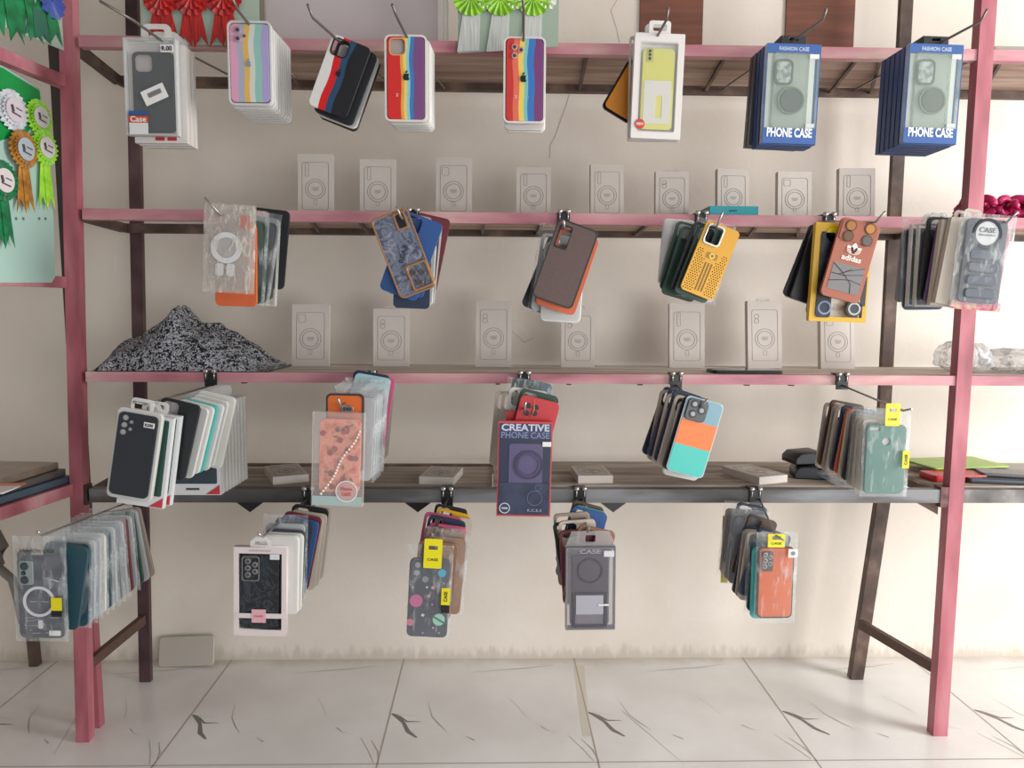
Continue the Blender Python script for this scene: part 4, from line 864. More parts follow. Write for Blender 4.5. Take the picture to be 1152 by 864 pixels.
pl(R, 'cross_band', [rr(w_ * .9, h_ * .055, .0005, 0, -h_ * .27, 1)], FR, .0008, -.001); pl(R, 'pink_square', [rr(w_ * .27, h_ * .15, .0005, -w_ * .02, -h_ * .27, 1)], mat('#dfa9b4', .5), .0008, -.002)
txt(R, 'CASE', h_ * .02, -w_ * .02, -h_ * .27, -.003, mat('#b76f80'), w_ * .17, .02); pl(R, 'price_tag', [rr(w_ * .18, h_ * .06, .001, w_ * .28, h_ * .4)], mat('#d8d9dd'), .0006, -.002)
txt(R, 'FASHION', h_ * .02, 0, h_ * .465, -.0008, mat('#b79f9f'), w_ * .4, .01)
obj('hanger_tab', MB().plate([[(-m(12, Y), h_ / 2), (-m(12, Y), h_ / 2 + m(6, Y)), (-m(5, Y), h_ / 2 + m(12, Y)), (m(6, Y), h_ / 2 + m(12, Y)), (m(12, Y), h_ / 2 + m(6, Y)), (m(12, Y), h_ / 2)], [(-m(8, Y), h_ / 2 + m(2, Y)), (-m(6, Y), h_ / 2 + m(6, Y)), (m(6, Y), h_ / 2 + m(7, Y)), (m(8, Y), h_ / 2 + m(2, Y))]], .0012, .006), MILK2, R)
stack('swirled black case box', 308, 650, Y, 46, 94, [('tray', 'white', 2, 4, 0, ''), ('tray', 'white', 3, 7, 0, ''), ('case', 'dark grey', 4, 6, -2), ('bag', 'light grey', 2, 4, -10, ''), ('case', 'navy', 10, 8, -14, ''), ('case', 'blue', 12, 12, -14, ''), ('case', 'maroon', 12, 14, -18, ''), ('case', 'cream', 8, 18, -12), ('case', 'cream', 8, 22, -14), ('case', 'black', 10, 20, -22), ('case', 'cream', 8, 24, -18)], dy=.019, kx=.7, kz=.6)
# 4C planets
w_, h_ = m(47, Y), m(93, Y)
R = root('bagged_phone_case', 'slate phone case with pink and mint planets in clear bag', 482, 673, Y, 3)
hangcase(R, w_, h_, mat('#4f505c', .4), '')
for x, z, c, r in ((-.3, -.04, '#c9699a', .16), (.28, -.27, '#9fd0bd', .15), (.3, .33, '#48a9c4', .1), (-.32, .32, '#9ea3a6', .07), (-.3, .42, '#a8acae', .07), (-.1, .24, '#8e9294', .08), (-.42, -.32, '#d57f98', .09)):
    pl(R, 'planet_print', [circ(r * w_, x * w_, z * h_, 22)], mat(c, .4), .0006, -.0008)
pl(R, 'planet_band', [rot2(rr(w_ * .42, w_ * .04, .001, .28 * w_, -.27 * h_), -.5, .28 * w_, -.27 * h_)], mat('#3f6e62'), .0005, -.0016)
k = MB()
def star(x, z, r, n=5): return [(x + (r if i % 2 == 0 else r * .4) * math.cos(PI * i / n + .3), z + (r if i % 2 == 0 else r * .4) * math.sin(PI * i / n + .3)) for i in range(2 * n)]
for x, z, r in ((.1, .14, .07), (0, .03, .06), (.36, .2, .03), (.1, -.08, .03), (-.1, -.45, .03), (.3, -.44, .03)): k.plate([star(x * w_, z * h_, r * w_)], .0005, -.0008)
obj('star_print', k, mat('#e2a0b4'), R)
k = MB()
for x, z, r in ((-.12, -.22, .06), (-.05, .14, .04), (-.4, .13, .03), (.15, -.38, .03)): k.plate([star(x * w_, z * h_, r * w_, 4)], .0005, -.0008)
obj('star_print', k, WHITE, R)
obj('clear_sleeve', bag_mesh(w_ * 1.12, h_ * 1.2, 6), crinkle(.2), R, (0, .001, h_ * .08))
ytag(R, m(3, Y), m(55, Y), 1.15, wd=18, ht=30); stag(R, m(20, Y), m(5, Y), wd=10, ht=20); pl(R, 'black_sticker', [rr(m(10, Y), m(9, Y), .001, m(20, Y), m(-10, Y))], BLACK, .0006, -.012)
stack('planet print case', 490, 655, Y, 46, 92, [('case', 'bronze', 6, -2, 2), ('bag', 'tan', 5, 8, -2, ''), ('case', 'tan', 6, 6, -10), ('case', 'pink', 8, 6, -14), ('case', 'navy', 12, 2, -22), ('case', 'pink', 10, -2, -24), ('case', 'cream', 9, 12, -18), ('case', 'yellow', 14, 8, -30, 'sq', .9), ('case', 'black', 12, 6, -34, 'sq', .9)], dy=.019, kz=.8)
# 4D grey box
w_, h_ = m(58, Y), m(99, Y)
R = root('boxed_phone_case', 'smoky grey clear phone case box with white lower window', 664.5, 662.5, Y, -.5)
obj('clear_box', box_mesh(w_, h_, .024), clear(.3, '#b9b6bd', .15, 'gb'), R)
obj('box_edge', frame_mesh(w_, h_, .025, .002, .0035), mat('#77757c', .3), R, (0, -.0005, 0))
obj('case', shell_mesh(m(46, Y), m(88, Y), ''), mat('#57545c', .35), R, (m(-1, Y), .006, m(-2, Y)))
pl(R, 'upper_panel', [rr(m(42, Y), m(46, Y), .002, m(-1, Y), m(18, Y))], mat('#5a565f', .25), .001, -.001)
pl(R, 'magnet_ring', [circ(m(15, Y), m(-1, Y), m(22, Y), 30), circ(m(13, Y), m(-1, Y), m(22, Y), 30)], mat('#47444c', .3), .001, -.002)
pl(R, 'lower_frame', [rr(m(41, Y), m(42, Y), .002, m(-1, Y), m(-25, Y)), rr(m(34, Y), m(36, Y), .002, m(-1, Y), m(-25, Y))], mat('#4a4850', .3), .002, -.002)
pl(R, 'white_card', [rr(m(32, Y), m(23, Y), .001, m(-1, Y), m(-19, Y))], mat('#a9a8b2', .4), .001, -.0012); pl(R, 'bar_print', [rr(m(12, Y), m(2, Y), .0005, m(15, Y), m(-19, Y))], WHITE, .0005, -.003)
txt(R, 'CASE', m(5, Y), m(-1, Y), m(45, Y), -.002, mat('#9c9aa2'), m(24, Y), .02); pl(R, 'price_tag', [rr(m(12, Y), m(7, Y), .001, m(21, Y), m(42, Y))], mat('#d5d5d9'), .0006, -.002)
obj('hanger_tab', MB().plate([[(-w_ / 2, h_ / 2), (-w_ * .38, h_ / 2 + m(18, Y)), (w_ * .38, h_ / 2 + m(18, Y)), (w_ / 2, h_ / 2)], rr(m(12, Y), m(8, Y), .003, 0, h_ / 2 + m(9, Y))], .0012, .01), clear(.22, '#d5d5d8'), R)
stack('smoky grey clear box', 660, 640, Y, 44, 90, [('case', 'bronze', 12, 4, -2), ('case', 'maroon', -4, -6, 6), ('case', 'cream', -4, -6, -8), ('case', 'black', -10, -8, -4), ('case', 'beige', -5, -10, -14), ('case', 'blue', 14, 0, -18), ('case', 'turquoise', 15, 2, -22, 'sq', .92), ('case', 'brown', 16, 0, -28, 'sq', .92)], dy=.019, kz=.65)
# 4E orange
w_, h_ = m(40, Y), m(84, Y)
R = root('bagged_phone_case', 'orange leather phone case in clear bag with yellow tag, bottom row right', 872.5, 655.5, Y, 0)
hangcase(R, w_, h_, mat('#d4683a', .5, var=.1, scale=150), '')
pl(R, 'edge', [rr(w_ * 1.04, h_ * 1.02, .012), rr(w_ * .97, h_ * .98, .01)], mat('#4b3b36'), .006, .0)
pl(R, 'camera_island', [rr(m(13.5, Y), m(24, Y), .004, m(-11, Y), m(26, Y))], mat('#4a3f3e', .3), .003, -.003, .0006)
for x, z in ((-14, 34), (-14, 27), (-14, 20), (-8, 31), (-8, 23.5)): lens(R, m(x, Y), m(z, Y), m(2.7, Y), -.005, mat('#a09a98', .3))
pl(R, 'white_tag', [rr(m(11, Y), m(10, Y), .001, m(17, Y), m(37, Y))], WHITE, .0006, -.012); pl(R, 'tag_print', [circ(m(2.5, Y), m(17, Y), m(37, Y), 12)], mat('#7f8a88'), .0005, -.013)
obj('clear_sleeve', bag_mesh(w_ * 1.22, h_ * 1.3, 9), BAG, R, (0, .001, h_ * .07)); ytag(R, m(-3, Y), m(52, Y), 1, wd=20, ht=16)
stack('orange leather case', 869, 655, Y, 42, 86, [('case', 'turquoise', 0, 0, 6), ('bag', 'teal', 1, -3, 0), ('case', 'navy', 16, 2, -14), ('case', 'cream', 6, -10, -6), ('case', 'beige', 5, -14, -6), ('case', 'navy', 8, -10, -6), ('case', 'brown', 16, 2, -26, 'sq', .9), ('bag', 'grey', 4, -22, -16, ''), ('bag', 'grey', 6, -25, -18, ''), ('case', 'navy', 12, -4, -34, 'sq', .95), ('bag', 'beige', 4, -32, -20, '')], dy=.02, kx=.2, kz=.8)
p = P(814, 604, -.02)
tag(obj('yellow_card', box_mesh(m(8, 0), m(78, 0), .003), mat('#a89a3c', .5), None, p + Vector((0, -.02, -.03))), 'olive yellow card edge at the back of the bottom right stack', 'card')
# ================================================================== white boxes on the shelves
def boxmesh_print(w, h, cam_):
    k = MB()
    k.plate([rr(w * .76, h * .76, .008, 0, -h * .01), rr(w * .76 - .0016, h * .76 - .0016, .0075, 0, -h * .01)], .0003, -.0006)
    cx, cz = -w * .24, h * .27
    if cam_ == 0: k.plate([rr(w * .2, h * .13, .005, cx + .01 * w, cz), rr(w * .2 - .0014, h * .13 - .0014, .0045, cx + .01 * w, cz)], .0003, -.0006)
    elif cam_ == 1: k.plate([rr(w * .1, h * .22, .004, cx, cz - h * .02), rr(w * .1 - .0014, h * .22 - .0014, .0035, cx, cz - h * .02)], .0003, -.0006)
    else:
        for j in (0, .07): k.plate([circ(w * .07, cx, cz - j * h), circ(w * .07 - .0008, cx, cz - j * h)], .0003, -.0006)
    for r in (.29, .22): k.plate([circ(r * w, 0, -h * .06, 28), circ(r * w - .0011, 0, -h * .06, 28)], .0003, -.0006)
    for j in range(4): k.plate([rr(w * (.2, .17, .19, .12)[j], h * .005, 0, 0, -h * (.035 + .016 * j), 1)], .0003, -.0006)
    k.plate([rr(w * .1, h * .08, .004, 0, -h * .27), rr(w * .1 - .0012, h * .08 - .0012, .0035, 0, -h * .27)], .0003, -.0006)
    return k
def stand_box(px, top, bot, wpx, z, Y, i, label, lean=5, yaw=0, cam_=0, hg='white printed boxes standing on the second shelf'):
    w, h = m(wpx, Y), P(px, top, Y).z - z
    b = P(px, bot, Y); R = thing('phone_case_box', label, 'box', (b.x, Y, z + .0005), (math.radians(-lean), 0, math.radians(yaw)), hg)
    sh = (0, 0, h / 2)
    obj('box_body', MB().box(-w / 2, w / 2, 0, .022, -h / 2, h / 2), PAPER, R, sh)
    obj('printed_outline', boxmesh_print(w, h, cam_), PRINT, R, sh)
    if i % 2: obj('hanger_tab', MB().plate([rr(w * .4, h * .06, .004, 0, h / 2 + h * .02), rr(w * .24, h * .02, .001, 0, h / 2 + h * .025)], .0008, .012), PAPER, R, sh)
U = [(355, 172, 38, 1), (425, 178, 39, 1), (510, 176, 39, 0), (600, 187, 38, 1), (683, 184, 37, 1), (756, 192, 37, 2), (825, 189, 36, 1), (894, 192, 38, 0), (964, 188, 40, 1)]
UL = ['leftmost white printed box standing on the second shelf', 'white printed box standing second from the left on the second shelf', 'white printed box third from left, above the blue case',
      'white printed box with raised tab left of the wall crack', 'white printed box standing above and between brown and yellow cases', 'white printed box with two ring outline left of the teal box',
      'white printed box standing right behind the teal slim box', 'white printed box standing right of the teal slim box', 'rightmost white printed box on the second shelf by the dark post']
for i, ((px, top, wp, cm), l) in enumerate(zip(U, UL)): stand_box(px, top, 247, wp, SH[1], .14, i, l, 5, random.uniform(-3, 3), cm)
U = [(349, 342, 41, 0), (440, 347, 40, 2), (555, 338, 40, 2), (650, 346, 38, 2), (773, 341, 40, 1), (861, 338, 40, 2), (943, 346, 40, 0)]
UL = ['white printed box standing on the third shelf right of leopard cloth', 'white printed box under the blue and gold cases on the third shelf', 'white printed box between the blue and brown case stacks, third shelf',
      'white printed box partly hidden below the brown case', 'white printed box standing below the mustard case on the third shelf', 'white printed box leaning behind the dark phone on the third shelf', 'white printed box below the yellow and black box, third shelf']
for i, ((px, top, wp, cm), l) in enumerate(zip(U, UL)): stand_box(px, top, 412, wp, SH[2], .24, i, l, 7, random.uniform(-4, 4), cm, 'white printed boxes standing on the third shelf')
def flat_box(px, py, z, Y, w, h, yaw, label):
    b = P(px, py, Y); R = thing('phone_case_box', label, 'box', (b.x, Y, z + .022), (math.radians(-90), 0, math.radians(yaw)), 'white boxes lying flat on the lowest shelf')
    obj('box_body', MB().box(-w / 2, w / 2, 0, .022, -h / 2, h / 2), PAPER, R); obj('printed_outline', boxmesh_print(w, h, 0), PRINT, R)
flat_box(322, 535, SH[3] + .0, .15, .1, .17, 24, 'white box lying flat left of the floral case on lowest shelf'); flat_box(497, 540, SH[3], .13, .1, .15, -8, 'white box lying flat between the floral and navy boxes')
flat_box(665, 541, SH[3] + .006, .12, .1, .14, 3, 'white box lying flat right of the navy CREATIVE box'); flat_box(848, 541, SH[3] + .006, .13, .1, .17, 20, 'white printed box lying flat right of the three colour case')
# small objects on shelves
b = P(824, 238, .05); R = thing('phone_case_box', 'slim teal box lying on the second shelf edge', 'box', (b.x, .035, SH[1] + .001))
obj('box_body', MB().box(-.067, .067, 0, .1, 0, .027), mat('#1f9aa6', .4), R); txt(R, 'puter', .007, -.002, .014, -.0005, mat('#0d3f4a'), .022, .02)
b = P(842, 418, .04); R = thing('phone', 'dark phone lying flat on the third shelf front edge', 'phone', (b.x, .035, SH[2] + .001))
obj('body', MB().plate([rr(.2, .085, .012)], .008, 0, .002), mat('#17181a', .4), R, (0, .043, .008), (math.radians(-90), 0, 0)); obj('screen', MB().plate([rr(.19, .076, .01)], .0005, 0), mat('#101113', .1), R, (0, .043, .0087), (math.radians(-90), 0, 0))
# black folded wallets
def wallet(px, py, Y, z, w, d, h, yaw, label):
    b = P(px, py, Y); R = thing('folded_wallet_case', label, 'wallet case', (b.x, Y, z), (0, 0, math.radians(yaw)))
    k = MB(); 
    pts = [(-w / 2, 0), (w / 2, 0), (w / 2, h * .35), (w * .2, h * .55), (w / 2, h * .8), (w * .35, h), (-w * .35, h * .9), (-w / 2, h * .5)]
    k.plate([pts], d, 0, .003); obj('cover', k, mat('#22252c', .4, var=.2), R)
    obj('camera_lens', MB().ball((w * .2, .0, h * .92), .007), mat('#0c0d10', .2), R)
wallet(914, 540, .1, SH[3] + .006, .1, .1, .04, -12, 'black folded wallet case lower of the two on the lowest shelf'); wallet(913, 524, .12, SH[3] + .047, .1, .085, .036, 8, 'black folded wallet case resting on top of the other')
b = P(950, 545, .09); tag(obj('plastic_sleeve', bag_mesh(.14, .09, 2), crinkle(.3, '#9aa0a6'), None, (b.x, .08, SH[3] + .015), (math.radians(-80), 0, .3)), 'crumpled grey plastic sleeve beside the black wallet cases', 'plastic bag')
# right bay, lowest shelf
def slab(px, Y, z, w, d, t, yaw, col, name, label, cat='phone case', rough=.35):
    b = P(px, 540, Y); return tag(obj(name, MB().plate([rr(w, d, .01)], t, 0, .002), mat(col, rough, var=.1), None, (b.x, Y, z + t), (math.radians(-90), 0, math.radians(yaw))), label, cat)
zz = SH[3] + .0045
board(1010, 1072, SH[3] + .004, .01, WOODT, y0=.16, y1=D, name='shelf_board')
slab(1072, .25, zz + .02, .26, .16, .006, 8, '#9dc24a', 'green_sheet', 'green flat packet lying on the lowest shelf behind the right post', 'packet')
slab(1072, .12, zz + .001, .17, .08, .018, 4, '#c8303a', 'red_case', 'red case lying flat beside the right post', 'phone case')
slab(1128, .22, zz + .007, .2, .12, .01, -14, '#8d857c', 'flat_packet', 'taupe flat packet on the right end of the lowest shelf', 'packet')
slab(1128, .09, zz + .001, .22, .1, .014, -12, '#3f4650', 'phone_case', 'slate grey phone case lying flat right of the post', 'phone case')
slab(1140, .1, zz + .016, .19, .08, .01, -16, '#6b6c6e', 'phone_case', 'grey phone case lying on top of the slate one', 'phone case')
# pink ribbon bow on second shelf right
b = P(1130, 232, .15)
R = thing('gift_ribbon', 'hot pink satin ribbon bow on the second shelf far right', 'ribbon', (b.x, .12, SH[1]))
HP = mat('#b51f5e', .3, var=.25, scale=60); k = MB()
for i in range(22):
    a0 = i * .72; c = Vector((-.02 + .07 * math.cos(a0 * 1.3), .03 * math.sin(a0), .018 + .012 * math.sin(i * 2.1) ** 2))
    pts = [c + Vector((.02 * math.cos(t) * math.cos(a0), .02 * math.cos(t) * math.sin(a0), .014 * math.sin(t))) for t in [2 * PI * j / 14 for j in range(15)]]
    k.tube(pts, .008, 6)
R.scale = (1.35, 1.2, 1.6)
obj('loops', k, HP, R); obj('loops', MB().tube([Vector((.055, 0, .03)) + Vector((.03 * math.cos(t), 0, .022 * math.sin(t))) for t in [2 * PI * j / 16 for j in range(17)]], .009, 6), HP, R)
# plastic bags third shelf right
def lump(px, py, Y, z, sx, sy, sz, seed, label, col, al):
    b = P(px, py, Y); k = MB(); g = bmesh.ops.create_icosphere(k.bm, subdivisions=4, radius=1)
    for v in k.bm.verts:
        c = v.co.copy(); f = 1 + .22 * noise.noise(c * 2.2 + Vector((seed, 0, 0))) + .16 * noise.ridged_multi_fractal(c * 2.5 + Vector((seed, 0, 0)), 1, 2, 3, 1, 2) - .12
        v.co = Vector((c.x * sx, c.y * sy, max(-.92, c.z) * sz)) * f
    zmin = min(v.co.z for v in k.bm.verts)
    for v in k.bm.verts: v.co.z = max(v.co.z, zmin + sz * .12) - zmin - sz * .12
    for f in k.bm.faces: f.smooth = True
    return tag(obj('plastic_bag', k, crinkle(al, col, 25), None, (b.x, Y, z + .001)), label, 'plastic bag')
lump(1083, 400, .14, SH[2], .06, .09, .045, 2, 'crumpled clear plastic bag behind the right pink post', '#d8dcdf', .5)
lump(1138, 400, .13, SH[2], .075, .09, .034, 5, 'flattened grey plastic bundle right of the post on third shelf', '#b4bac2', .75)
# leopard cloth
def leo():
    ma, nt, b, o = newmat('leo'); L = nt.links.new
    tc = nt.nodes.new('ShaderNodeTexCoord'); n = nt.nodes.new('ShaderNodeTexNoise'); n.inputs['Scale'].default_value = 115; n.inputs['Detail'].default_value = 1.5; n.inputs['Distortion'].default_value = 1.2
    L(tc.outputs['Object'], n.inputs['Vector']); r = ramp_nodes(nt, [(.0, '#16171b'), (.36, '#2a2b30'), (.40, '#b5b7bc'), (.49, '#a9acb3'), (.52, '#16171b')], 'LINEAR'); L(n.outputs['Fac'], r.inputs[0]); L(r.outputs[0], b.inputs['Base Color']); b.inputs['Roughness'].default_value = .8; return ma
prof = [(122, 417), (125, 404), (132, 391), (144, 380), (156, 374), (170, 364), (184, 354), (197, 338), (206, 348), (217, 363), (228, 366), (242, 365), (252, 372), (264, 374), (277, 384), (290, 400), (302, 408), (313, 417)]
k = MB(); zc_ = SH[2]; NX, NY = 72, 26; g = []
for i in range(NX + 1):
    px = 122 + (313 - 122) * i / NX
    for (xa, ya), (xb, yb) in zip(prof, prof[1:]):
        if xa <= px <= xb: py = ya + (yb - ya) * (px - xa) / (xb - xa)
    row = []
    Ym = .14; top = P(px, py, Ym).z - zc_; x = P(px, 400, .10).x
    for j in range(NY + 1):
        v = j / NY; prf = math.sin(PI * min(1, v * 1.0)) ** .55
        q = Vector((x * 9, v * 4, 0)); fold = .009 * math.sin(14 * v + 16 * x + 3 * noise.noise(q)) + .012 * noise.noise(q * 2.6) - .008
        e = min(1, i / 5, (NX - i) / 5)
        z = max(0.0, top * prf + fold * prf * e)
        row.append(k.bm.verts.new((x + .012 * noise.noise(q + Vector((5, 5, 0))) * e, .01 + .27 * v + .008 * noise.noise(q * 1.7), zc_ + .002 + z)))
    g.append(row)
for i in range(NX):
    for j in range(NY): k.bm.faces.new((g[i][j], g[i + 1][j], g[i + 1][j + 1], g[i][j + 1])).smooth = True
tag(obj('patterned_cloth', k, leo()), 'black and grey leopard print cloth heaped on the third shelf', 'cloth')
# ================================================================== ribbons, sheets, panel on top
MINT = clear(.8, '#b9cfc2', .3, 'mint')
def tails(k, x, z, sp, ln, wd, y, mi=0, n=2):
    for s in ([-1, 1] if n == 2 else [0]):
        a = s * sp; q = [(x - wd * .4 + a * .2, z), (x + wd * .4 + a * .2, z), (x + wd * .55 + a, z - ln), (x + a, z - ln * .78), (x - wd * .55 + a, z - ln * 1.04)]
        k.plate([q], .0008, y - .001 * s, 0, mi)
def pleats(k, x, z, r0, r1, y, n=40, mi=0, amp=.006):
    A, B_ = [], []
    for i in range(2 * n):
        a = PI * i / n; s = amp if i % 2 else -amp
        A.append(k.bm.verts.new((x + r0 * math.cos(a), y, z + r0 * math.sin(a)))); B_.append(k.bm.verts.new((x + r1 * (1 + .03 * (i % 2)) * math.cos(a), y + s, z + r1 * (1 + .03 * (i % 2)) * math.sin(a))))
    for i in range(2 * n):
        j = (i + 1) % (2 * n); f = k.bm.faces.new((A[i], A[j], B_[j], B_[i])); f.material_index = mi
# red ribbons pack
Yr = -.012
R = thing('ribbon_pack', 'mint sleeve of red ribbon rosettes hanging over the top rail left', 'ribbon', P(222, 10, Yr))
def loc(px, py, Y, R): p = P(px, py, Y) - R.location; return p.x, p.z
x0_, z0_ = loc(160, 49, Yr, R); x1_, z1_ = loc(290, -30, Yr, R)
obj('clear_sleeve', MB().box(x0_, x1_, .004, .006, z0_, z1_), mat('#aebfae', .35), R)
REDR = blotch([(.35, '#9c1f22'), (.65, '#d2322c')], 50, rough=.45, stretch=(3, 1, .3))
for px in (182, 216, 252):
    k = MB(); x, z = loc(px, 2, Yr, R); k2 = MB(); tails(k2, x, z, m(9, 0), m(46 if px > 190 else 38, 0), m(14, 0), -.002)
    obj('ribbon_tail', k2, REDR, R); pleats(k, x, z + m(4, 0), .008, m(19, 0), -.005, 14, 0, .004); pleats(k, x, z + m(4, 0), .003, m(13, 0), -.009, 12, 0, .004); obj('ribbon_bow', k, REDR, R)
# white panel
a, b = P(292, 45, .1), P(505, 45, .1)
pw = MB(); pw.box(a.x, b.x - .03, .1, .104, SH[0], SH[0] + .42); tag(obj('display_board', pw, mat('#c9bfc0', .35)), 'large pale board leaning on the top shelf', 'board')
pw = MB(); 
for i in range(3): pw.box(b.x - .028 + i * .01, b.x - .021 + i * .01, .1, .103, SH[0], SH[0] + .42)
tag(obj('edge_strip', pw, WHITE), 'white trim strips at the right edge of the pale board', 'strip')
tag(obj('grey_strip', MB().box(P(286, 0, .09).x, P(298, 0, .09).x, .085, .095, SH[0], SH[0] + .4), mat('#8d857a', .5)), 'grey brown strip at the left edge of the pale board', 'strip')
# green white rosettes pack
R = thing('ribbon_pack', 'mint sleeve of lime and white rosettes hanging over the top rail', 'ribbon', P(571, 20, Yr))
x0_, z0_ = loc(515, 57, Yr, R); x1_, z1_ = loc(629, -40, Yr, R)
obj('clear_sleeve', MB().plate([[(x0_, z0_ - .006), (x1_, z0_ + .016), (x1_ + .002, z1_), (x0_, z1_)]], .002, .003), mat('#a5b8a6', .35), R)
LIME = blotch([(.35, '#7fb82a'), (.65, '#a6e04a')], 40, rough=.45); WT = blotch([(.35, '#b9bcb6'), (.65, '#dfe2de')], 60, rough=.5, stretch=(6, 1, .2))
for px in (530, 563, 600):
    x, z = loc(px, 0, Yr, R); k = MB(); k.plate([[(x - m(9, 0), z - m(14, 0)), (x + m(10, 0), z - m(14, 0)), (x + m(9, 0), z - m(52, 0)), (x - m(15, 0), z - m(54, 0))]], .001, -.001); obj('ribbon_tail', k, WT, R)
    k = MB(); pleats(k, x, z + m(2, 0), .008, m(19, 0), -.004, 16, 0, .004); obj('rosette', k, LIME, R)
    k = MB(); pleats(k, x + m(15, 0), z + m(0, 0), .004, m(10, 0), -.002, 10, 0, .004); obj('rosette', k, WHITE, R)
# top right glass sheets
tag(obj('glass_sheet', MB().box(P(1120, 50, .02).x, P(1300, 50, .02).x, .02, .3, SH[0] + .001, SH[0] + .016), clear(.5, '#c9c4bb', .1, 'gl')), 'stack edge of clear sheet on top shelf at the far right', 'sheet')
# left rack hanging sheets; coordinates in the rack's own plane
OB = P(79, 318, .03) + UN * .02
def sheet_frame(off):
    o = OB + UN * off
    M = Matrix(((-UD.x, -UN.x, 0, o.x), (-UD.y, -UN.y, 0, o.y), (-UD.z, -UN.z, 1, o.z), (0, 0, 0, 1)))
    return o, M
def SU(px, py, o): # -> local x,z in sheet plane
    p = PP(px, py, o, UN) - o; return p.dot(-UD), p.z
o_, M_ = sheet_frame(.0)
R = thing('rosette_board', 'mint and green board of prize rosettes standing on the left rack', 'board'); R.matrix_world = M_
out = [SU(x, y, o_) for x, y in ((-25, 68), (2, 74), (45, 100), (47, 112), (50, 200), (60, 240), (62, 312), (58, 318), (-25, 318))]
obj('panel', MB().plate([out], .003, .0), mat('#a9c9bf', .35), R)
out = [SU(x, y, o_) for x, y in ((-25, 70), (2, 76), (44, 102), (46, 125), (30, 150), (-25, 165))]
obj('green_header', MB().plate([out], .001, -.0015), mat('#0f8f45', .4), R)
k = MB()
for x in (18, 26, 44, 51): a = SU(x, 246, o_); k.plate([circ(.004, a[0], a[1], 8)], .0006, -.0008)
obj('punched_dots', k, mat('#5f6f6c'), R)
def rosette(px, py, rpx, col, tail, y, lab, group=None, inner='#d7d3cf', tl=0):
    x, z = SU(px, py, o_); x2, _ = SU(px + rpx, py, o_); r = abs(SU(px, py + rpx * 1.5, o_)[1] - z) 
    t = thing('rosette', lab, 'rosette', group=group); t.matrix_world = M_ @ Matrix.Translation((x, y, z))
    k = MB(); pleats(k, 0, 0, r * .5, r, -.004, 22, 0, .004); pleats(k, 0, 0, r * .4, r * .75, -.008, 22, 0, .003); obj('pleated_ring', k, col, t)
    obj('centre_disc', MB().plate([circ(r * .6, 0, 0, 24)], .002, -.012), mat(inner, .4), t)
    k = MB(); k.plate([rot2(rr(r * .16, r * .34, .001, -r * .2, r * .1), .25)], .0006, -.0135); k.plate([rot2(rr(r * .6, r * .07, 0, r * .05, -r * .2, 1), -.2)], .0006, -.0135); k.plate([rot2(rr(r * .4, r * .05, 0, r * .18, r * .12, 1), -.2)], .0006, -.0135); obj('figure_print', k, mat('#4b4044'), t)
    if tail:
        k = MB(); tails(k, 0, -r * .5, r * .3, tail * r, r * .6, -.002); obj('ribbon_tail', k, col, t)
LM = blotch([(.35, '#86c92a'), (.65, '#b4ee4c')], 30, rough=.4); BR = blotch([(.35, '#8a5a22'), (.65, '#c98f3c')], 30, rough=.4); WR = blotch([(.35, '#b5bac0'), (.65, '#e2e4e8')], 30, rough=.4); DG = blotch([(.35, '#0d5c36'), (.65, '#1c8a54')], 30, rough=.4)
rosette(11, 124, 15, WR, 0, -.004, 'white pleated rosette on the green board', inner='#cfc4cc')
rosette(41, 132, 13, LM, 0, -.004, 'lime green rosette upper of two on the green board')
rosette(20, 168, 14, BR, 2.8, -.012, 'bronze rosette with two tails on the mint board', inner='#a7b4bc')
rosette(45, 166, 13, LM, 3.0, -.010, 'lime green rosette lower of two with tail')
rosette(-4, 203, 15, DG, 2.8, -.012, 'dark green rosette at the left edge of the board', inner='#d8d0d0')
# upper-left ribbons sheet
o_, M_ = sheet_frame(.03)
R = thing('ribbon_pack', 'mint sleeve with dark green ribbons at the upper left corner', 'ribbon'); R.matrix_world = M_
out = [SU(x, y, o_) for x, y in ((-25, 12), (0, 28), (40, 44), (72, 57), (70, 24), (72, -20), (-25, -40))]
obj('clear_sleeve', MB().plate([out], .002, 0), mat('#a9bdb0', .3), R)
for x, y in ((4, 0), (27, 2), (50, 6)):
    a = SU(x, y - 18, o_); k = MB(); tails(k, a[0], a[1], .03, .12, .04, -.003); obj('ribbon_tail', k, DG, R)
a = SU(42, 44, o_); k = MB(); tails(k, a[0], a[1] + .07, .015, .07, .05, -.004); obj('ribbon_tail', k, mat('#2f6b58'), R)
a = SU(56, 0, o_); k = MB(); pleats(k, a[0], a[1], .004, .045, -.006, 12, 0, .005); obj('rosette', k, mat('#4a5cae', .4), R)
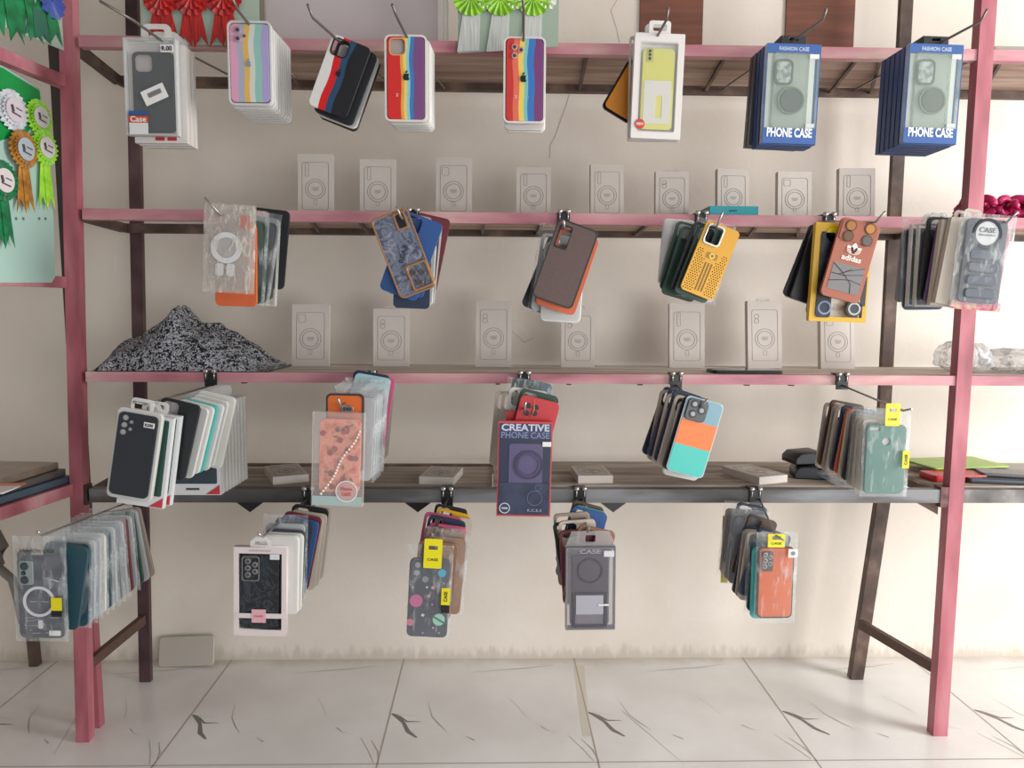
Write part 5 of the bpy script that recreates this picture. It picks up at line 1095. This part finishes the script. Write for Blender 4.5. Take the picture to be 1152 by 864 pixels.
# stacked flat packs on the left lower rail
b0 = SB + UD * .02 - UN * .01
def packs():
    cols = [('#4d6070', 'slate blue'), ('#66625f', 'taupe'), ('#9a9186', 'grey beige')]
    z = SB.z + .001
    for i, (c, nm) in enumerate(cols):
        k = MB(); w0, d0, t0 = .42, .3, .018; k.plate([rr(w0, d0, .006)], t0, 0, .002)
        R0 = math.atan2(-UD.y, -UD.x)
        cpt = SB + UD * (.22 + .01 * i) - UN * (.15 + .01 * i)
        o = obj('magazine', k, blotch([(.35, c), (.5, '#94806f'), (.65, '#a39b92')], 7, rough=.3, stretch=(1, 1, 1)) if i == 2 else mat(c, .4, var=.3, scale=12), None, (cpt.x, cpt.y, z + t0), (math.radians(-90), 0, R0 + .03 * i)); z += t0 + .0008
        tag(o, '%s flat packet, %s of the pile on the left rack' % (nm, ['bottom', 'middle', 'top'][i]), 'packet', 'flat packets piled on the left rack')
    cpt = PZ(2, 549, z + .003)
    k = MB(); k.plate([rr(.1, .06, .002)], .003, 0); o = obj('orange_card', k, stripes([(0, '#d8d0d0'), (.7, '#d97a3c')], wave=0), None, (cpt.x, cpt.y, z + .0035), (math.radians(-90), 0, R0 + .2)); tag(o, 'white and orange card on the flat packets at left edge', 'card')
packs()
# plastic board at wall base
a, b = P(176, 735, WALL - .06), P(239, 735, WALL - .06)
tag(obj('plastic_cover', MB().plate([rr(b.x - a.x, .1, .012)], .01, 0, .003), mat('#b9b3a8', .35), None, ((a.x + b.x) / 2, WALL - .045, .052), (math.radians(-14), math.radians(-2), 0)), 'off white plastic cover leaning at the wall base on floor', 'cover')
# ------------------------------------------------------------------ light
wd = bpy.data.worlds.new('world'); SC.world = wd; wd.use_nodes = True
bg = wd.node_tree.nodes['Background']; bg.inputs[0].default_value = (.82, .88, 1, 1); bg.inputs[1].default_value = .27
def area(loc, target, sx, sy, power, col):
    l = bpy.data.lights.new('area', 'AREA'); l.shape = 'RECTANGLE'; l.size = sx; l.size_y = sy; l.energy = power; l.color = col
    o = bpy.data.objects.new('doorway_light', l); COL.objects.link(o); o.location = loc
    o.rotation_euler = (Vector(target) - Vector(loc)).to_track_quat('-Z', 'Y').to_euler(); return o
area((3.7, -1.4, 1.55), (.0, .5, 1.0), 1.3, 2.0, 140, (1, .985, .96))
area((1.9, -3.9, .8), (.3, .3, .0), 2.6, 1.4, 66, (1, .985, .97))
SC.view_settings.view_transform = 'Standard'
SC.cycles.transparent_max_bounces = 40; SC.cycles.max_bounces = 6; SC.cycles.use_denoising = True
SC.cycles.caustics_reflective = False; SC.cycles.caustics_refractive = False
